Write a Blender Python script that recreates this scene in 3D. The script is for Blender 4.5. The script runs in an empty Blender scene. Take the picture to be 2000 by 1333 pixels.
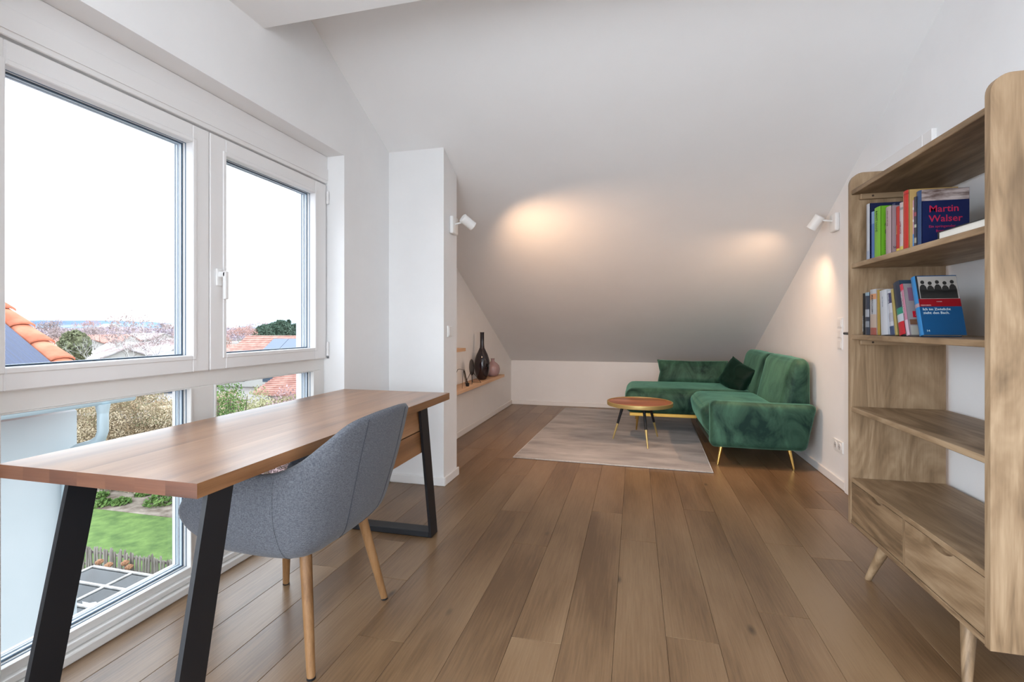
import bpy, bmesh, math, random
from mathutils import Vector, Matrix, noise
random.seed(7)
C = bpy.context.scene.collection
SC = bpy.context.scene
PI = math.pi

# ------------------------------------------------------------------ camera, world, light, exposure
F = 950.0; HOR = 637.0; CAMZ = 1.14
YAW = math.atan2(240.0, 950.0)
cd = bpy.data.cameras.new('camera'); cam = bpy.data.objects.new('camera', cd); C.objects.link(cam)
cam.location = (0, 0, CAMZ); cam.rotation_euler = (PI/2, 0, YAW)
cd.sensor_width = 36; cd.lens = F/2000*36; cd.shift_y = -(666.5-HOR)/2000.0
cd.clip_start = 0.05; cd.clip_end = 9000
SC.camera = cam
FX, FY = -math.sin(YAW), math.cos(YAW); RX, RY = math.cos(YAW), math.sin(YAW)
def ray(px):
    l = (px-1000)/F
    return FX+l*RX, FY+l*RY
def onx(px, X):            # Y where the vertical plane through image column px meets x = X
    a, b = ray(px); d = X/a
    return d*b
def deep(px, d, y=None):   # ground point in column px at depth d (and height for image row y)
    a, b = ray(px)
    return (d*a, d*b, CAMZ-(y-HOR)*d/F) if y is not None else (d*a, d*b)

SKY = 2.1
w = bpy.data.worlds.new('overcast_sky'); SC.world = w; w.use_nodes = True
nt = w.node_tree; nt.nodes.clear()
wo = nt.nodes.new('ShaderNodeOutputWorld'); bg = nt.nodes.new('ShaderNodeBackground')
tc = nt.nodes.new('ShaderNodeTexCoord'); ns = nt.nodes.new('ShaderNodeTexNoise'); cr = nt.nodes.new('ShaderNodeValToRGB')
ns.inputs['Scale'].default_value = 1.6; ns.inputs['Detail'].default_value = 5
cr.color_ramp.elements[0].position = 0.3; cr.color_ramp.elements[0].color = (0.74, 0.86, 1.0, 1)
cr.color_ramp.elements[1].position = 0.65; cr.color_ramp.elements[1].color = (0.95, 0.98, 1.0, 1)
nt.links.new(tc.outputs['Generated'], ns.inputs['Vector']); nt.links.new(ns.outputs['Fac'], cr.inputs['Fac'])
nt.links.new(cr.outputs['Color'], bg.inputs['Color']); bg.inputs['Strength'].default_value = SKY
nt.links.new(bg.outputs[0], wo.inputs[0])

def area(name, loc, rot, sx, sy, power, col=(1,1,1), portal=False):
    l = bpy.data.lights.new(name, 'AREA'); l.shape = 'RECTANGLE'; l.size = sx; l.size_y = sy
    l.energy = power; l.color = col
    o = bpy.data.objects.new(name, l); C.objects.link(o); o.location = loc; o.rotation_euler = rot
    if portal: l.cycles.is_portal = True
    return o
# portal only guides sky light; both area lights are added fill behind the camera
area('window_portal', (-1.99, 1.80, 1.05), (0, -PI/2, 0), 2.1, 1.75, 1, portal=True)
area('fill_light_back', (-0.2, -3.06, 1.25), (PI/2, 0, 0), 3.0, 2.3, 48, (0.84, 0.92, 1.0))
area('fill_light_left', (-1.99, -1.10, 1.20), (0, -PI/2, 0), 1.9, 2.4, 92, (0.82, 0.91, 1.0))
SC.view_settings.view_transform = 'Standard'
SC.view_settings.look = 'None'
SC.view_settings.gamma = 1.0
SC.view_settings.use_curve_mapping = False
SC.view_settings.exposure = 0.95
SC.cycles.use_denoising = True
SC.cycles.max_bounces = 10; SC.cycles.diffuse_bounces = 6; SC.cycles.transparent_max_bounces = 16
SC.cycles.sample_clamp_indirect = 6

# ------------------------------------------------------------------ helpers
def tag(o, label=None, cat=None, group=None, kind=None):
    if label: o['label'] = label
    if cat: o['category'] = cat
    if group: o['group'] = group
    if kind: o['kind'] = kind
    return o
def empty(name, loc=(0,0,0), rz=0, label=None, cat=None, group=None, kind=None):
    o = bpy.data.objects.new(name, None); C.objects.link(o); o.location = loc; o.rotation_euler = (0,0,rz)
    o.empty_display_size = 0.1
    return tag(o, label, cat, group, kind)
def obj(name, bm, mat, parent=None, loc=None, smooth=False, **k):
    me = bpy.data.meshes.new(name)
    bmesh.ops.recalc_face_normals(bm, faces=bm.faces)
    bm.to_mesh(me); bm.free()
    for m in (mat if isinstance(mat, (list, tuple)) else [mat]): me.materials.append(m)
    if smooth:
        me.shade_smooth()
        if smooth != 'all': me.set_sharp_from_angle(angle=math.radians(smooth if smooth is not True else 40))
    o = bpy.data.objects.new(name, me); C.objects.link(o)
    if parent: o.parent = parent
    if loc: o.location = loc
    tag(o, **k)
    return o
def B(): return bmesh.new()
def box(bm, lo, hi, bev=0, seg=1, mi=0, M=None):
    lo = Vector(lo); hi = Vector(hi)
    r = bmesh.ops.create_cube(bm, size=1)
    vs = r['verts']
    for v in vs:
        v.co = Vector((lo.x+(v.co.x+.5)*(hi.x-lo.x), lo.y+(v.co.y+.5)*(hi.y-lo.y), lo.z+(v.co.z+.5)*(hi.z-lo.z)))
    fs = list({f for v in vs for f in v.link_faces})
    for f in fs: f.material_index = mi
    if bev:
        es = list({e for v in vs for e in v.link_edges})
        rr = bmesh.ops.bevel(bm, geom=es, offset=bev, segments=seg, profile=0.5, affect='EDGES', clamp_overlap=True)
        for f in rr['faces']: f.material_index = mi
        vs = list({v for f in rr['faces'] for v in f.verts} | {v for f in fs if f.is_valid for v in f.verts})
    if M is not None:
        for v in vs: v.co = M @ v.co
    return vs
def sbox(name, lo, hi, mat, parent=None, bev=0, seg=1, **k):
    bm = B(); box(bm, lo, hi, bev, seg)
    return obj(name, bm, mat, parent, smooth=30 if bev and seg > 1 else False, **k)
def tube(bm, pts, rad, n=12, cap=True, mi=0, square=False):
    pts = [Vector(p) for p in pts]
    if not isinstance(rad, (list, tuple)): rad = [rad]*len(pts)
    rings = []; up = None
    for i, p in enumerate(pts):
        a = pts[max(i-1,0)]; b = pts[min(i+1, len(pts)-1)]
        t = (b-a).normalized()
        if up is None:
            up = Vector((0,0,1)) if abs(t.z) < .9 else Vector((1,0,0))
        s = t.cross(up).normalized(); u2 = s.cross(t).normalized(); up = u2
        ring = [bm.verts.new(p + (s*math.cos(2*PI*k/n)+u2*math.sin(2*PI*k/n))*rad[i]) for k in range(n)]
        rings.append(ring)
    for i in range(len(rings)-1):
        for k in range(n):
            f = bm.faces.new((rings[i][k], rings[i][(k+1)%n], rings[i+1][(k+1)%n], rings[i+1][k])); f.material_index = mi
    if cap:
        f = bm.faces.new(rings[0][::-1]); f.material_index = mi
        f = bm.faces.new(rings[-1]); f.material_index = mi
def lathe(bm, prof, n=32, c=(0,0,0), mi=0):
    rings = []
    for r, z in prof:
        rings.append([bm.verts.new((c[0]+r*math.cos(2*PI*k/n), c[1]+r*math.sin(2*PI*k/n), c[2]+z)) for k in range(n)])
    for i in range(len(rings)-1):
        for k in range(n):
            f = bm.faces.new((rings[i][k], rings[i][(k+1)%n], rings[i+1][(k+1)%n], rings[i+1][k])); f.material_index = mi
    for ring in (rings[0][::-1], rings[-1]):
        f = bm.faces.new(ring); f.material_index = mi
def prism(bm, poly, axis, a, b, mi=0):
    """poly: 2D points in the two other axes (in xyz order), extruded along axis from a to b"""
    def P(u, v, t):
        return {'x': (t,u,v), 'y': (u,t,v), 'z': (u,v,t)}[axis]
    v0 = [bm.verts.new(P(u,v,a)) for u,v in poly]; v1 = [bm.verts.new(P(u,v,b)) for u,v in poly]
    n = len(poly)
    fs = [bm.faces.new(v0[::-1]), bm.faces.new(v1)]
    for i in range(n): fs.append(bm.faces.new((v0[i], v0[(i+1)%n], v1[(i+1)%n], v1[i])))
    for f in fs: f.material_index = mi
    return v0+v1
def bevel_all(bm, off, seg=2, ang=20):
    es = [e for e in bm.edges if len(e.link_faces) == 2 and e.calc_face_angle(0) > math.radians(ang)]
    bmesh.ops.recalc_face_normals(bm, faces=bm.faces)
    bmesh.ops.bevel(bm, geom=es, offset=off, segments=seg, profile=0.5, affect='EDGES', clamp_overlap=True)
def ringframe(bm, x0, x1, y0, y1, z0, z1, t, bev=0):
    """rectangular ring in the YZ plane; t = (left y, right y, bottom, top) bar widths"""
    l, r, b, tp = t
    box(bm, (x0, y0, z0), (x1, y0+l, z1), bev); box(bm, (x0, y1-r, z0), (x1, y1, z1), bev)
    box(bm, (x0, y0+l, z0), (x1, y1-r, z0+b), bev); box(bm, (x0, y0+l, z1-tp), (x1, y1-r, z1), bev)
def softbox(bm, lo, hi, r, bulge=(0,0,0), n=14, wr=0.004, seed=0, M=None, wf=4.0):
    lo = Vector(lo); hi = Vector(hi); c = (lo+hi)/2; h = (hi-lo)/2
    r = min(r, min(h)*0.98)
    t = bmesh.new(); bmesh.ops.create_cube(t, size=2)
    bmesh.ops.subdivide_edges(t, edges=t.edges, cuts=n, use_grid_fill=True)
    mp = {}
    for v in t.verts:
        p = v.co.copy()
        q = Vector([math.copysign(abs(math.sin(p[i]*PI/2))**0.9, p[i])*h[i] for i in range(3)])
        inner = Vector([max(-h[i]+r, min(h[i]-r, q[i])) for i in range(3)])
        d = q-inner
        if d.length > 1e-9: q = inner + d.normalized()*r
        for i in range(3):
            j, k = (i+1)%3, (i+2)%3
            if abs(p[i]) > .5:
                q[i] += math.copysign(bulge[i]*(1-p[j]**2)*(1-p[k]**2), p[i])
        co = c+q
        nn = noise.noise(co*wf+Vector((seed*3.1, seed, 0)))+.5*noise.noise(co*wf*2.7+Vector((seed, 5, 0)))
        co += (q.normalized() if q.length > 0 else Vector((0,0,1)))*nn*wr
        if M is not None: co = M @ co
        mp[v] = bm.verts.new(co)
    for f in t.faces: bm.faces.new([mp[v] for v in f.verts])
    t.free()
def pillow(bm, w, h, th, M, seed=0, n=22):
    grid = {}
    for side in (1, -1):
        for i in range(n+1):
            for j in range(n+1):
                u = -1+2*i/n; v = -1+2*j/n
                edge = i in (0, n) or j in (0, n)
                if side == -1 and edge: grid[(side,i,j)] = grid[(1,i,j)]; continue
                a = max(0, (1-abs(u)**3.0)*(1-abs(v)**3.0))**.55
                pin = 1-.09*(1-abs(u*v))*(abs(u)**4+abs(v)**4)/1.0*.9
                x = u*w/2*pin; z = v*h/2*pin
                wr = noise.noise(Vector((u*2.4+seed, v*2.4, side*3)))*.18+noise.noise(Vector((u*6+seed, v*3, side*3)))*.08
                y = side*th/2*a*(1+wr)
                grid[(side,i,j)] = bm.verts.new(M @ Vector((x, y, z)))
    for side in (1, -1):
        for i in range(n):
            for j in range(n):
                bm.faces.new([grid[(side,i,j)], grid[(side,i+1,j)], grid[(side,i+1,j+1)], grid[(side,i,j+1)]])
def text(name, s, size, mat, parent, M, ext=0.0004, align='LEFT', bold=False):
    cu = bpy.data.curves.new('lettering', 'FONT'); cu.body = s; cu.size = size; cu.extrude = ext; cu.align_x = align
    cu.resolution_u = 2
    if bold: cu.offset = size*.006
    t = bpy.data.objects.new('lettering', cu)
    me = bpy.data.meshes.new_from_object(t); bpy.data.objects.remove(t); me.name = name
    me.transform(M); me.materials.append(mat)
    o = bpy.data.objects.new(name, me); C.objects.link(o); o.parent = parent
    return o

# ------------------------------------------------------------------ materials
def mat(name, col, rough=.5, metal=0, spec=.5, **k):
    m = bpy.data.materials.new(name); m.use_nodes = True
    b = m.node_tree.nodes['Principled BSDF']
    b.inputs['Base Color'].default_value = (*col, 1); b.inputs['Roughness'].default_value = rough
    b.inputs['Metallic'].default_value = metal; b.inputs['Specular IOR Level'].default_value = spec
    for kk, v in k.items(): b.inputs[kk.replace('_', ' ')].default_value = v
    return m
def nodes(m): return m.node_tree.nodes, m.node_tree.links, m.node_tree.nodes['Principled BSDF']
def noisy(name, c1, c2, scale=5, detail=6, rough=.5, stretch=(1,1,1), bump=0, bscale=None, p0=.35, p1=.65, metal=0, rnd=False, **k):
    m = mat(name, c1, rough, metal, **k); N, L, b = nodes(m)
    tc = N.new('ShaderNodeTexCoord'); mp = N.new('ShaderNodeMapping'); mp.inputs['Scale'].default_value = stretch
    L.new(tc.outputs['Object'], mp.inputs['Vector'])
    vec = mp.outputs['Vector']
    if rnd:
        oi = N.new('ShaderNodeObjectInfo'); ad = N.new('ShaderNodeVectorMath'); ad.operation = 'MULTIPLY_ADD'
        ad.inputs[1].default_value = (37, 53, 71); L.new(oi.outputs['Random'], ad.inputs[0])
        L.new(vec, ad.inputs[2]); vec = ad.outputs[0]
    t = N.new('ShaderNodeTexNoise'); t.inputs['Scale'].default_value = scale; t.inputs['Detail'].default_value = detail
    t.inputs['Roughness'].default_value = .6
    L.new(vec, t.inputs['Vector'])
    r = N.new('ShaderNodeValToRGB'); r.color_ramp.elements[0].position = p0; r.color_ramp.elements[1].position = p1
    r.color_ramp.elements[0].color = (*c1, 1); r.color_ramp.elements[1].color = (*c2, 1)
    L.new(t.outputs['Fac'], r.inputs['Fac']); L.new(r.outputs['Color'], b.inputs['Base Color'])
    if bump:
        t2 = N.new('ShaderNodeTexNoise'); t2.inputs['Scale'].default_value = bscale or scale*4; t2.inputs['Detail'].default_value = 4
        L.new(vec, t2.inputs['Vector'])
        bp = N.new('ShaderNodeBump'); bp.inputs['Strength'].default_value = bump; bp.inputs['Distance'].default_value = .004
        L.new(t2.outputs['Fac'], bp.inputs['Height']); L.new(bp.outputs['Normal'], b.inputs['Normal'])
    return m
def wood(name, dark, mid, light, axis=1, rough=.45, knots=0.0, rnd=0.0, streak=1.0, fine=.5, spec=.4, warp=.25, big=1.0):
    """grain that runs along one object axis; per-object shift and tint for separate boards"""
    m = mat(name, mid, rough, spec=spec); N, L, b = nodes(m)
    tc = N.new('ShaderNodeTexCoord'); oi = N.new('ShaderNodeObjectInfo')
    ad = N.new('ShaderNodeVectorMath'); ad.operation = 'MULTIPLY_ADD'; ad.inputs[1].default_value = (13, 17, 29)
    L.new(oi.outputs['Random'], ad.inputs[0]); L.new(tc.outputs['Object'], ad.inputs[2])
    def mapped(sc_along, sc_across):
        mp = N.new('ShaderNodeMapping'); s = [sc_across]*3; s[axis] = sc_along; mp.inputs['Scale'].default_value = s
        L.new(ad.outputs[0], mp.inputs['Vector']); return mp.outputs['Vector']
    # slow figure bands
    n1 = N.new('ShaderNodeTexNoise'); n1.inputs['Scale'].default_value = big; n1.inputs['Detail'].default_value = 3; n1.inputs['Distortion'].default_value = warp
    L.new(mapped(.9, 9*streak), n1.inputs['Vector'])
    # rings
    wv = N.new('ShaderNodeTexNoise'); wv.inputs['Scale'].default_value = 1; wv.inputs['Detail'].default_value = 1.5
    L.new(mapped(.7, 5), wv.inputs['Vector'])
    ml = N.new('ShaderNodeMath'); ml.operation = 'MULTIPLY'; ml.inputs[1].default_value = 34; L.new(wv.outputs['Fac'], ml.inputs[0])
    sn = N.new('ShaderNodeMath'); sn.operation = 'SINE'; L.new(ml.outputs[0], sn.inputs[0])
    # pores
    n2 = N.new('ShaderNodeTexNoise'); n2.inputs['Scale'].default_value = 1; n2.inputs['Detail'].default_value = 5; n2.inputs['Roughness'].default_value = .7
    L.new(mapped(5, 130), n2.inputs['Vector'])
    a1 = N.new('ShaderNodeMath'); a1.operation = 'MULTIPLY_ADD'; a1.inputs[1].default_value = .045*streak
    L.new(sn.outputs[0], a1.inputs[0]); L.new(n1.outputs['Fac'], a1.inputs[2])
    a2 = N.new('ShaderNodeMath'); a2.operation = 'MULTIPLY_ADD'; a2.inputs[1].default_value = fine
    L.new(n2.outputs['Fac'], a2.inputs[0]); L.new(a1.outputs[0], a2.inputs[2])
    a3 = N.new('ShaderNodeMath'); a3.operation = 'ADD'; L.new(a2.outputs[0], a3.inputs[0]); a3.inputs[1].default_value = -fine*.5
    out = a3.outputs[0]
    if rnd:
        a4 = N.new('ShaderNodeMath'); a4.operation = 'MULTIPLY_ADD'; a4.inputs[1].default_value = rnd
        L.new(oi.outputs['Random'], a4.inputs[0]); L.new(out, a4.inputs[2])
        a5 = N.new('ShaderNodeMath'); a5.operation = 'ADD'; a5.inputs[1].default_value = -rnd*.5; L.new(a4.outputs[0], a5.inputs[0]); out = a5.outputs[0]
    r = N.new('ShaderNodeValToRGB'); e = r.color_ramp.elements
    e[0].position = .28; e[0].color = (*dark, 1); e[1].position = .74; e[1].color = (*light, 1)
    q = e.new(.5); q.color = (*mid, 1)
    L.new(out, r.inputs['Fac']); col = r.outputs['Color']
    if knots:
        vo = N.new('ShaderNodeTexVoronoi'); vo.inputs['Scale'].default_value = 1; L.new(mapped(2.0, 4.8), vo.inputs['Vector'])
        kr = N.new('ShaderNodeValToRGB'); kr.color_ramp.elements[0].position = .02; kr.color_ramp.elements[0].color = (1,1,1,1)
        kr.color_ramp.elements[1].position = .085; kr.color_ramp.elements[1].color = (0,0,0,1)
        L.new(vo.outputs['Distance'], kr.inputs['Fac'])
        # only some of the cells carry a knot
        sp = N.new('ShaderNodeSeparateColor'); L.new(vo.outputs['Color'], sp.inputs['Color'])
        gt = N.new('ShaderNodeMath'); gt.operation = 'LESS_THAN'; gt.inputs[1].default_value = knots; L.new(sp.outputs[0], gt.inputs[0])
        mm = N.new('ShaderNodeMath'); mm.operation = 'MULTIPLY'; L.new(kr.outputs['Color'], mm.inputs[0]); L.new(gt.outputs[0], mm.inputs[1])
        m2 = N.new('ShaderNodeMath'); m2.operation = 'MULTIPLY'; m2.inputs[1].default_value = .8; L.new(mm.outputs[0], m2.inputs[0])
        mx = N.new('ShaderNodeMix'); mx.data_type = 'RGBA'; L.new(m2.outputs[0], mx.inputs['Factor'])
        L.new(col, mx.inputs['A']); mx.inputs['B'].default_value = (*[c*.28 for c in dark], 1); col = mx.outputs['Result']
    L.new(col, b.inputs['Base Color'])
    bp = N.new('ShaderNodeBump'); bp.inputs['Strength'].default_value = .12; bp.inputs['Distance'].default_value = .001
    L.new(n2.outputs['Fac'], bp.inputs['Height']); L.new(bp.outputs['Normal'], b.inputs['Normal'])
    return m
def glass(name, tint=(1,1,1), gloss=.08, rough=.0):
    m = bpy.data.materials.new(name); m.use_nodes = True; N = m.node_tree.nodes; L = m.node_tree.links; N.clear()
    o = N.new('ShaderNodeOutputMaterial'); t = N.new('ShaderNodeBsdfTransparent'); g = N.new('ShaderNodeBsdfGlossy'); mx = N.new('ShaderNodeMixShader')
    fr = N.new('ShaderNodeFresnel'); fr.inputs['IOR'].default_value = 1.45
    t.inputs['Color'].default_value = (*tint, 1); g.inputs['Roughness'].default_value = rough
    ge = N.new('ShaderNodeNewGeometry'); sb = N.new('ShaderNodeMath'); sb.operation = 'SUBTRACT'; sb.inputs[0].default_value = gloss*8
    m8 = N.new('ShaderNodeMath'); m8.operation = 'MULTIPLY'; m8.inputs[1].default_value = gloss*8; L.new(ge.outputs['Backfacing'], m8.inputs[0]); L.new(m8.outputs[0], sb.inputs[1])
    ml = N.new('ShaderNodeMath'); ml.operation = 'MULTIPLY'; L.new(sb.outputs[0], ml.inputs[1]); L.new(fr.outputs[0], ml.inputs[0])
    L.new(ml.outputs[0], mx.inputs[0]); L.new(t.outputs[0], mx.inputs[1]); L.new(g.outputs[0], mx.inputs[2]); L.new(mx.outputs[0], o.inputs[0])
    return m
def emit(name, col, s):
    m = bpy.data.materials.new(name); m.use_nodes = True; b = m.node_tree.nodes['Principled BSDF']
    b.inputs['Base Color'].default_value = (*col, 1); b.inputs['Emission Color'].default_value = (*col, 1); b.inputs['Emission Strength'].default_value = s
    return m

WALL = noisy('wall_paint', (.815,.815,.815), (.84,.84,.84), scale=3, rough=.85, bump=.08, bscale=260, spec=.2)
CEIL = noisy('ceiling_paint', (.82,.82,.82), (.84,.84,.84), scale=2, rough=.9, bump=.05, bscale=240, spec=.2)
TRIMW = mat('skirting_white', (.82,.81,.80), .45)
PVC = mat('window_white', (.78,.77,.765), .38)
PVCB = mat('transom_white', (.76,.745,.72), .4)
GASK = mat('gasket_grey', (.13,.19,.26), .45)
ALU = mat('spacer_aluminium', (.66,.74,.82), .4, .15)
PANE = glass('window_glass', (.992,.997,1), .05)
FLOOR = wood('oak_floor', (.128,.070,.032), (.206,.121,.060), (.272,.172,.093), axis=1, rough=.33, knots=.55, rnd=.05, streak=.38, fine=.66, spec=.6)
FDARK = mat('floor_joint', (.05,.03,.018), .8)
DESKT = wood('desk_oak', (.19,.085,.034), (.32,.155,.068), (.43,.235,.12), axis=1, rough=.36, knots=.2, rnd=.06, streak=1.0, fine=.38)
DESKT.node_tree.nodes['Principled BSDF'].inputs['Coat Weight'].default_value = .45; DESKT.node_tree.nodes['Principled BSDF'].inputs['Coat Roughness'].default_value = .28
DESKX = wood('desk_oak_end', (.07,.025,.013), (.13,.050,.026), (.19,.08,.04), axis=0, rough=.42, rnd=.2, streak=1.2, fine=.35)
BCY = wood('mango_wood', (.155,.098,.052), (.265,.173,.096), (.385,.27,.163), axis=1, rough=.5, rnd=.18, streak=.55, fine=.35, warp=3.5, big=1.3)
BCZ = wood('mango_wood_upright', (.155,.098,.052), (.265,.173,.096), (.385,.27,.163), axis=2, rough=.5, rnd=.14, streak=.45, fine=.32, warp=4.5, big=1.4)
BCX = wood('mango_wood_cross', (.155,.098,.052), (.265,.173,.096), (.385,.27,.163), axis=0, rough=.5, rnd=.2, streak=.9, fine=.3, warp=1.)
SHELFW = wood('wall_shelf_oak', (.42,.23,.12), (.58,.36,.21), (.70,.47,.30), axis=1, rough=.5, rnd=.1)
LEGW = wood('chair_leg_oak', (.15,.070,.026), (.26,.135,.055), (.34,.19,.09), axis=2, rough=.42, rnd=.1)
BLACK = mat('black_steel', (.008,.009,.012), .5, .1)
BRASS = mat('polished_brass', (.83,.58,.19), .22, 1)
BRASSD = mat('aged_brass', (.66,.52,.22), .42, .75)
WLAMP = mat('lamp_white', (.82,.82,.81), .35)
PLAST = mat('switch_plastic', (.84,.84,.83), .3)
DGREY = mat('dark_fitting', (.1,.1,.105), .35, .7)
# fabrics
def velvet():
    m = noisy('green_velvet', (.003,.025,.019), (.056,.145,.094), scale=4.2, detail=4, rough=.6, p0=.36, p1=.68, bump=.35, bscale=18, spec=.25, stretch=(1,1,.6))
    tx = [n for n in m.node_tree.nodes if n.type == 'TEX_NOISE'][0]; tx.inputs['Distortion'].default_value = 1.1
    N, L, b = nodes(m)
    b.inputs['Sheen Weight'].default_value = .5; b.inputs['Sheen Roughness'].default_value = .35; b.inputs['Sheen Tint'].default_value = (.35,.85,.62,1)
    return m
VELV = velvet()
VELVD = mat('dark_green_velvet', (.002,.014,.009), .6, spec=.15); VELVD.node_tree.nodes['Principled BSDF'].inputs['Sheen Weight'].default_value = .12
VELVD.node_tree.nodes['Principled BSDF'].inputs['Sheen Tint'].default_value = (.2,.7,.5,1)
def weave(name, c1, c2, sc=420):
    m = mat(name, c1, .9, spec=.15); N, L, b = nodes(m)
    tc = N.new('ShaderNodeTexCoord')
    def ns(st):
        mp = N.new('ShaderNodeMapping'); mp.inputs['Scale'].default_value = st; L.new(tc.outputs['Object'], mp.inputs['Vector'])
        t = N.new('ShaderNodeTexNoise'); t.inputs['Scale'].default_value = sc; t.inputs['Detail'].default_value = 2; L.new(mp.outputs[0], t.inputs['Vector']); return t
    a = ns((1,1,.16)); c = ns((.16,.16,1))
    ad = N.new('ShaderNodeMath'); ad.operation = 'ADD'; L.new(a.outputs['Fac'], ad.inputs[0]); L.new(c.outputs['Fac'], ad.inputs[1])
    r = N.new('ShaderNodeValToRGB'); r.color_ramp.elements[0].position = .40; r.color_ramp.elements[1].position = .62
    hf = N.new('ShaderNodeMath'); hf.operation = 'MULTIPLY'; hf.inputs[1].default_value = .5; L.new(ad.outputs[0], hf.inputs[0])
    r.color_ramp.elements[0].color = (*c1,1); r.color_ramp.elements[1].color = (*c2,1)
    L.new(hf.outputs[0], r.inputs['Fac']); L.new(r.outputs['Color'], b.inputs['Base Color'])
    bp = N.new('ShaderNodeBump'); bp.inputs['Strength'].default_value = .3; bp.inputs['Distance'].default_value = .001
    L.new(hf.outputs[0], bp.inputs['Height']); L.new(bp.outputs['Normal'], b.inputs['Normal'])
    b.inputs['Sheen Weight'].default_value = .15
    return m
FABR = weave('grey_chair_fabric', (.066,.072,.088), (.158,.166,.188), 800)
SEAM = mat('seam_thread', (.05,.055,.07), .9)
RUG = noisy('rug_pile', (.19,.168,.157), (.53,.49,.46), scale=1.7, detail=9, rough=.8, stretch=(1,3.2,1), p0=.30, p1=.72, bump=.5, bscale=150, spec=.15)
RUG.node_tree.nodes['Principled BSDF'].inputs['Sheen Weight'].default_value = .3

# ------------------------------------------------------------------ room shell
XL, XR = -1.75, 1.41
YF, YB = 6.88, -3.0
TOPY = 2.00; ZB = 2.59
SL = .487; KN = .64
def zc(y): return KN + SL*(YF-y)
WY0, WY1, WZ = .94, 2.674, 2.20
# floor: a sub-floor slab and single oak planks
bm = B(); box(bm, (-2.05, YB-.1, -.16), (XR+.25, YF+.25, -.012))
floor = obj('floor', bm, FDARK, kind='structure')
PW = .183
ends = {}
def col(i): return .11 + i*PW
anchor = {0: 1.87, -1: 2.66, 3: 2.80, -3: 1.73, -4: 2.48, -5: 2.90, 1: 3.19, -6: 1.60}
for i in range(-11, 8):
    x0, x1 = col(i), col(i+1)
    x0 = max(x0, -1.86); x1 = min(x1, XR+.01)
    if x1-x0 < .02: continue
    a = anchor.get(i, random.uniform(.2, 2.4))
    y = a
    cuts = [a]
    while y > YB: y -= random.uniform(1.9, 2.3); cuts.insert(0, max(y, YB))
    y = a
    while y < YF: y += random.uniform(1.9, 2.3); cuts.append(min(y, YF+.01))
    for y0, y1 in zip(cuts[:-1], cuts[1:]):
        if y1-y0 < .05 or y1 < .3: continue
        xe0, xe1 = x0, x1
        if y0 > 2.66: xe0 = max(x0, XL-.01)
        if xe1-xe0 < .02: continue
        cx, cy = (xe0+xe1)/2, (y0+y1)/2
        hx, hy = (xe1-xe0)/2-.0005, (y1-y0)/2-.0005
        b_ = B(); z1 = 0.0; z0 = -.014; c = .0012
        vb = [b_.verts.new((sx*hx, sy*hy, z0)) for sx, sy in ((-1,-1),(1,-1),(1,1),(-1,1))]
        vm = [b_.verts.new((sx*hx, sy*hy, z1-c*.7)) for sx, sy in ((-1,-1),(1,-1),(1,1),(-1,1))]
        vt = [b_.verts.new((sx*(hx-c), sy*(hy-c), z1)) for sx, sy in ((-1,-1),(1,-1),(1,1),(-1,1))]
        for A_, B_ in ((vb, vm), (vm, vt)):
            for k in range(4): b_.faces.new((A_[k], A_[(k+1)%4], B_[(k+1)%4], B_[k]))
        b_.faces.new(vt); b_.faces.new(vb[::-1])
        obj('plank', b_, FLOOR, floor, (cx, cy, 0))
# left wall with the window opening (plus an invented one behind the camera, for brightness)
bm = B(); T = -2.05
TOPL = [(YB-.1, ZB+.3), (TOPY-.6, ZB+.55)]
box(bm, (T, YB-.1, -.16), (XL, -2.35, 3.6))
box(bm, (T, -2.35, 2.45), (XL, .05, 3.6)); box(bm, (T, .05, -.16), (XL, WY0, 3.6))
box(bm, (T, WY0, WZ), (XL, WY1, 3.6))
prism(bm, [(WY1, -.16), (YF+.25, -.16), (YF+.25, zc(YF+.25)+.1), (3.0, 3.6), (WY1, 3.6)], 'x', T, XL)
box(bm, (T, WY0, -.16), (-1.90, WY1, -.013)); box(bm, (T, -2.35, -.16), (-1.90, .05, -.013))
wall_left = obj('wall_left', bm, WALL, kind='structure')
# right wall
bm = B(); prism(bm, [(YB-.1, -.16), (YF+.25, -.16), (YF+.25, zc(YF+.25)+.1), (3.0, 3.6), (YB-.1, 3.6)], 'x', XR, XR+.25)
obj('wall_right', bm, WALL, kind='structure')
# far knee wall
bm = B(); box(bm, (XL-.3, YF, -.16), (XR+.25, YF+.2, KN+.02)); obj('wall_back', bm, WALL, kind='structure')
# wall behind the camera with a wide opening made up to let in more light
bm = B(); box(bm, (XL-.3, YB-.25, -.16), (-1.72, YB, 3.6)); box(bm, (1.32, YB-.25, -.16), (XR+.25, YB, 3.6)); box(bm, (-1.72, YB-.25, 2.42), (1.32, YB, 3.6))
box(bm, (-1.72, YB-.25, -.16), (1.32, YB, .02))
obj('wall_front', bm, WALL, kind='structure')
bm = B()
for k in range(4):
    x = -1.72+k*(3.04-.08)/3; box(bm, (x, YB-.12, .02), (x+.08, YB-.04, 2.42))
box(bm, (-1.72, YB-.12, .02), (1.32, YB-.04, .12)); box(bm, (-1.72, YB-.12, 2.33), (1.32, YB-.04, 2.42))
obj('added_window_back', bm, PVC, kind='structure')  # unseen window frame, added with the opening to brighten the room
bm = B(); ringframe(bm, -1.96, -1.88, -2.35, .05, -.013, 2.45, (.09,.09,.09,.09)); box(bm, (-1.96, -1.19, .08), (-1.88, -1.11, 2.36))
obj('added_window_left', bm, PVC, kind='structure')  # invented left window, out of view, put in for extra daylight
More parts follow.
